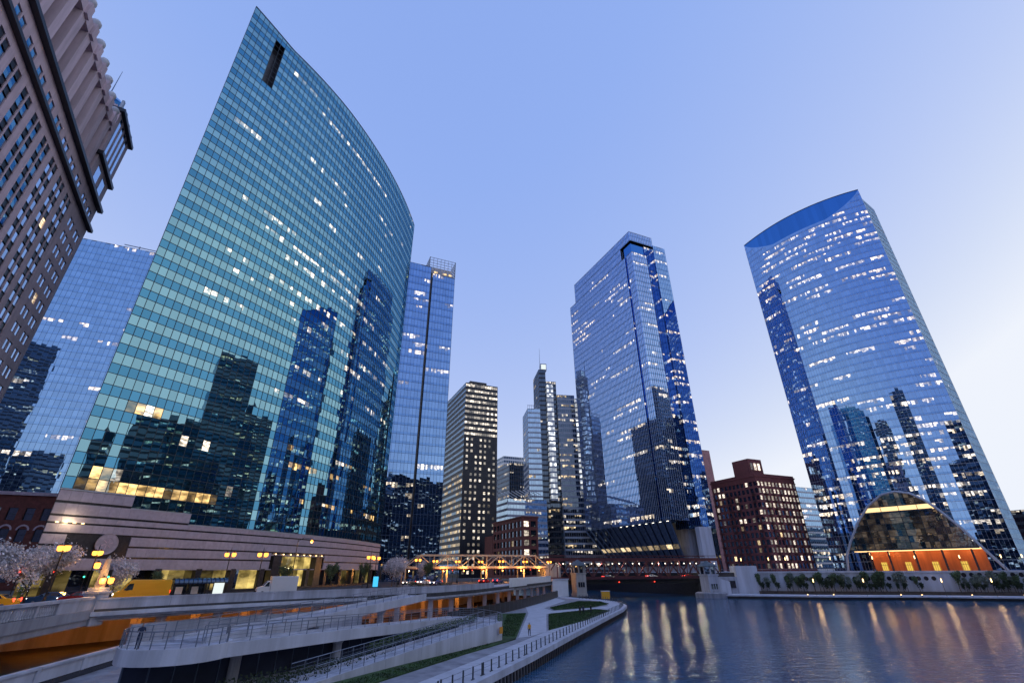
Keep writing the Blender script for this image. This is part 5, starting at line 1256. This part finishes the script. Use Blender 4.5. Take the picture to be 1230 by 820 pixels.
for x, y, rz, p, lb in [(-30, 150, 250, 'gcar', 'silver car with headlights on, left under the truss'), (-27, 156, 250, 'wcar', 'white car with headlights on under the truss'), (-9, 160, 70, 'rcar', 'red car with tail lights on, by the hoarding'), (-5, 164, 70, 'bcar', 'blue car with tail lights on, by the hoarding'), (2, 170, 70, 'gcar', 'grey car with tail lights on near the truss pier'), (-22, 148, 250, 'bcar', 'blue car with headlights on past the street trees')]: car((x, y, GZ), R(rz), p, lb)
for k, (f_, p, lb) in enumerate([(.35, 'gcar', 'silver car crossing the red bridge, first'), (.6, 'wcar', 'white car crossing the red bridge, middle'), (.82, 'rcar', 'red car crossing the red bridge, far end')]):
    q = B0.lerp(B1, f_)+Vector((-.3, .95, 0))*3; car((q.x, q.y, 6.66), R(18), p, lb, 'cars on the bridge')
# planters and sign by the truss
for k, (x, y) in enumerate([(-20, 108), (-15, 114), (-24, 122)]):
    q = thing('street_planter', 'grey planter box with low shrubs on the pavement, number of three alike', 'planter', (x, y, GZ+.14), group='planters on the pavement', world=False); q['label'] = 'grey planter box with low shrubs on the pavement'
    g = MB(); g.box(-1.6, -.5, 0, 1.6, .5, .6); g.build('box', 'conc_d', q, bevel=.04); pl = MB()
    for m_ in range(260): x_, y_, z_ = rng.uniform(-1.5, 1.5), rng.uniform(-.45, .45), rng.uniform(.55, 1.1); a = rng.uniform(0, 6.3); pl.face([(x_, y_, z_), (x_+.12*math.cos(a), y_+.12*math.sin(a), z_+.05), (x_+.05, y_, z_+.16)])
    pl.build('shrub', 'leafd', q, fix=False)

# ================================================================ VEGETATION
def tree_mesh(h, rad, nleaf, leaf, seed, trunk_h=.35, col_=False, lsz=.16):
    r_ = random.Random(seed); tk = MB(); lf = MB(); tips = []
    def limb(p, d, L_, rr_, lev):
        q = p
        for k in range(3):
            d = (d+Vector((r_.uniform(-.25, .25), r_.uniform(-.25, .25), r_.uniform(-.05, .2)))*.6).normalized(); q2 = q+d*(L_/3); tk.tube(q, q2, rr_*(1-.22*k), rr_*(1-.22*(k+1)), 5, cap=False); q = q2
            if lev >= 1: tips.append(q)
        if lev < 3:
            for k in range(r_.randint(3, 4) if lev == 0 else 3):
                a = r_.uniform(0, 6.28); sp_ = r_.uniform(.5, 1.0) if not col_ else r_.uniform(.15, .4)
                limb(q if k else p.lerp(q, .7), (d*.8+Vector((math.cos(a), math.sin(a), .35))*sp_).normalized(), L_*r_.uniform(.6, .85), rr_*.5, lev+1)
    limb(Vector((0, 0, 0)), Vector((0, 0, 1)), h*trunk_h, h*.022, 0)
    mz = max(p.z for p in tips); sc1 = h/mz; mr_ = max(p.to_2d().length for p in tips); sc2 = rad/mr_
    tk.v = [(x*sc2 if z_ > h*.2 else x, y*sc2 if z_ > h*.2 else y, z_*sc1) for x, y, z_ in tk.v]; tips = [Vector((p.x*sc2, p.y*sc2, p.z*sc1)) for p in tips]
    for k in range(nleaf):
        p = r_.choice(tips)+Vector((r_.gauss(0, 1), r_.gauss(0, 1), r_.gauss(0, 1)))*(rad*.13)
        n_ = Vector((r_.gauss(0, 1), r_.gauss(0, 1), r_.gauss(0, 1))).normalized(); a = n_.orthogonal().normalized(); b_ = n_.cross(a); s_ = lsz*r_.uniform(.6, 1.3)
        lf.face([p-a*s_, p-b_*s_*.6, p+a*s_, p+b_*s_*.6])
    return tk.mesh('trunk', 'bark'), lf.mesh('crown', leaf)
TM = {'b': [tree_mesh(5.6, 3.0, 5200, 'blossom', s, .3, lsz=.15) for s in (1, 2)], 'g': [tree_mesh(6.0, 2.0, 2400, 'leafg', s, .33, lsz=.15) for s in (4, 5)], 'c': [tree_mesh(4.6, 1.1, 700, 'leafg', s, .25, True, .2) for s in (7, 8)]+[tree_mesh(4.0, 1.4, 700, 'leafb', 9, .25, False, .2)], 'd': [tree_mesh(2.2, .95, 420, 'leafd', 11, .2, False, .2)]}
def tree(kind, var, loc, sc1, rz, label, group, name='tree', cat='tree'):
    t = thing(name, label, cat, loc, rz, group, world=False); t.scale = (sc1, sc1, sc1*rng.uniform(.93, 1.1))
    for me, nm in zip(TM[kind][var], ('trunk', 'crown')):
        o = bpy.data.objects.new(nm, me); col.objects.link(o); o.parent = t
    return t
BG = 'white blossom trees along the street'
for k, (x, y, s_, lb) in enumerate([(-65.5, 71, 1.25, 'beside the near street lamp'), (-72, 71, 1.3, 'in front of the arched brick building'), (-62.5, 67, 1.0, 'behind the taxi'), (-56.5, 74.5, .95, 'behind the lantern pylon'), (-33, 142, 1.15, 'at the right corner of the curved tower'), (-30, 135, 1.0, 'past the cyan kiosk'), (-36, 158, 1.2, 'just left of the railway truss'), (-29, 165, 1.0, 'against the truss end')]):
    tree('b', k % 2, (x, y, GZ), s_, rng.uniform(0, 6), 'white blossom tree '+lb, BG, 'blossom_tree')
for k, (x, y, s_, lb) in enumerate([(-57, 84, .62, 'behind the yellow van'), (-45.5, 104, .72, 'left before the portal'), (-41, 118, .8, 'right before the portal'), (-37, 128, .8, 'by the last columns'), (-25, 150, .9, 'near the truss')]):
    tree('g', k % 2, (x, y, GZ), s_, rng.uniform(0, 6), 'young green street tree '+lb, 'young green street trees', 'young_tree')
lab3 = ['slender green tree in the planting bed below the port-hole wall', 'loose green tree in the planting bed below the port-hole wall', 'pale leafy tree in the planting bed below the port-hole wall']
pb_ = offs(WALL, 2.2); 
for i in range(1, 5):
    a, b_ = V2(pb_[i]), V2(pb_[i+1]); L_ = (b_-a).length; s_ = 1
    while s_ < L_ and (a+(b_-a)*(s_/L_)).x < 215:
        p = a+(b_-a)*(s_/L_); v = rng.choice((0, 1, 2, 2, 2)); gap = 1.9 if rng.random() < .85 else 3.6
        if 150 < p.x < 158: s_ += 2; continue
        tree('c', v, (p.x, p.y, 1.95), rng.uniform(1.05, 1.6), rng.uniform(0, 6), lab3[v], 'trees below the port-hole wall', 'terrace_tree')
        if rng.random() < .8: tree('d', 0, (p.x+rng.uniform(-.5, .5), p.y-1.2, 1.95), rng.uniform(1.0, 1.6), rng.uniform(0, 6), 'low dark shrub at the front of the far planting bed', 'low shrubs in the far planting bed', 'shrub', 'shrub')
        s_ += gap
sh_ = MB(); r = random.Random(9)
for k in range(5200):     # ground cover between the ramps
    f_ = r.random(); p = Vector((-25.5, 41, 0)).lerp(Vector((-7.5, 75, 0)), f_)+Vector((.88, -.47, 0))*r.uniform(.4, 4.6*(1-.55*f_)); z_ = 1.36+r.random()**1.5*.9; a = r.uniform(0, 6.3); s_ = r.uniform(.1, .22)
    sh_.face([(p.x, p.y, z_), (p.x+s_*math.cos(a), p.y+s_*math.sin(a), z_+.08), (p.x+r.uniform(-.1, .1), p.y+r.uniform(-.1, .1), z_+s_)])
tag(sh_.build('ground_cover', 'leafd', fix=False), 'dark low planting massed between the ramps', 'planting', kind='stuff')
hd = MB()
for k in range(2600):
    f_ = r.random(); p = Vector((-2.6, 76, 0)).lerp(Vector((-12.8, 57.5, 0)), f_)+Vector((-.88, .47, 0))*r.uniform(2.9, 3.7); z_ = 3.35-1.25*f_+r.random()*.75; a = r.uniform(0, 6.3); s_ = r.uniform(.08, .18)
    hd.face([(p.x, p.y, z_), (p.x+s_*math.cos(a), p.y+s_*math.sin(a), z_+.06), (p.x+r.uniform(-.1, .1), p.y+r.uniform(-.1, .1), z_+s_)])
tag(hd.build('hedge', 'leafg', fix=False), 'low green hedge between middle and lower ramps', 'hedge', kind='stuff')

# ================================================================ PEOPLE
def person(label, loc, rz, top, legs='darkc', pose=0, h=1.75, hold=0):
    r_ = {}; V = []; Ed = []; Rd = []
    def v(p, rad, par=None):
        V.append(Vector(p)); Rd.append(rad)
        if par is not None: Ed.append((par, len(V)-1))
        return len(V)-1
    pel = v((0, 0, .95), .13); wa = v((0, .01, 1.1), .125, pel); ch = v((0, .0, 1.3), .155, wa); nk = v((0, -.01, 1.47), .06, ch); hd1 = v((0, -.02, 1.56), .07, nk); hd2 = v((0, -.03, 1.66), .095, hd1); v((0, -.02, 1.74), .05, hd2); v((0, -.13, 1.62), .015, hd2)
    for s_ in (-1, 1):
        hip = v((s_*.09, 0, .9), .10, pel); kn = v((s_*.10, -.10*pose*s_-.02, .5), .068, hip); an = v((s_*.10, .10*pose*(-s_)+.03, .09), .045, kn); v((s_*.11, -.13-.1*pose*s_*0, .04), .04, an)
        shd = v((s_*.19, 0, 1.40), .065, ch); elb = v((s_*.25, .03+.08*pose*s_, 1.13), .047, shd)
        wr = v((s_*.25, -.12 if not hold else -.2, .92 if not hold else 1.18), .034, elb); pm = v((s_*.245, -.16 if not hold else -.27, .86 if not hold else 1.2), .035, wr)
        for k in range(4): f1 = v((s_*.245, -.185-.0*k+(.03-.02*k), .80) if not hold else (s_*.23+.018*(k-1.5), -.33, 1.21), .010, pm); v((s_*.24, -.19+(.03-.02*k), .77-.006*(k % 2)) if not hold else (s_*.23+.018*(k-1.5), -.36, 1.19), .009, f1)
        v((s_*.215, -.19 if not hold else -.29, .84 if not hold else 1.23), .011, pm)
    me = bpy.data.meshes.new('person'); me.from_pydata([tuple(p) for p in V], Ed, []); o = bpy.data.objects.new('person', me); col.objects.link(o)
    o.modifiers.new('skin', 'SKIN')
    for i, sv in enumerate(me.skin_vertices[0].data): sv.radius = (Rd[i], Rd[i]); sv.use_root = (i == 0)
    ss = o.modifiers.new('subsurf', 'SUBSURF'); ss.levels = 1; ss.render_levels = 1
    dg = bpy.context.evaluated_depsgraph_get(); m2 = bpy.data.meshes.new_from_object(o.evaluated_get(dg)); o.modifiers.clear(); o.data = m2
    m2.materials.clear()
    for k in (top, legs, 'skin', 'hair', 'rubber'): m2.materials.append(M[k])
    for p in m2.polygons:
        c = p.center; p.use_smooth = True
        if c.z > 1.5: p.material_index = 3 if (c.z > 1.69 or c.y > .02) else 2
        elif c.z < .085: p.material_index = 4
        elif abs(c.x) > .2 and ((c.z < .9 and not hold) or (hold and c.y < -.21)): p.material_index = 2
        elif c.z > .93 or (abs(c.x) > .19 and c.z > .86): p.material_index = 0
        else: p.material_index = 1
    o.location = loc; o.rotation_euler = (0, 0, rz); o.scale = (h/1.79,)*3
    return tag(o, label, 'person')
person('person in a yellow jacket walking along the garden path', (2.2, 78.2, 1.42), R(200), 'yjack', pose=1)
person('person in dark clothes leaning at the landing railing', (-28.6, 41.8, 4.66), R(30), 'navy', 'navy', hold=1)
for x, y, rz, lb, tp in [(15.4, 112, 20, 'person in black strolling on the promenade, first of three', 'darkc'), (16.3, 113.4, 15, 'person in navy strolling between two companions on the promenade', 'navy'), (18.2, 115.5, 25, 'person in black at the far end of the three strollers', 'darkc')]: person(lb, (x-1.6, y, 1.42), R(rz), tp, pose=1)
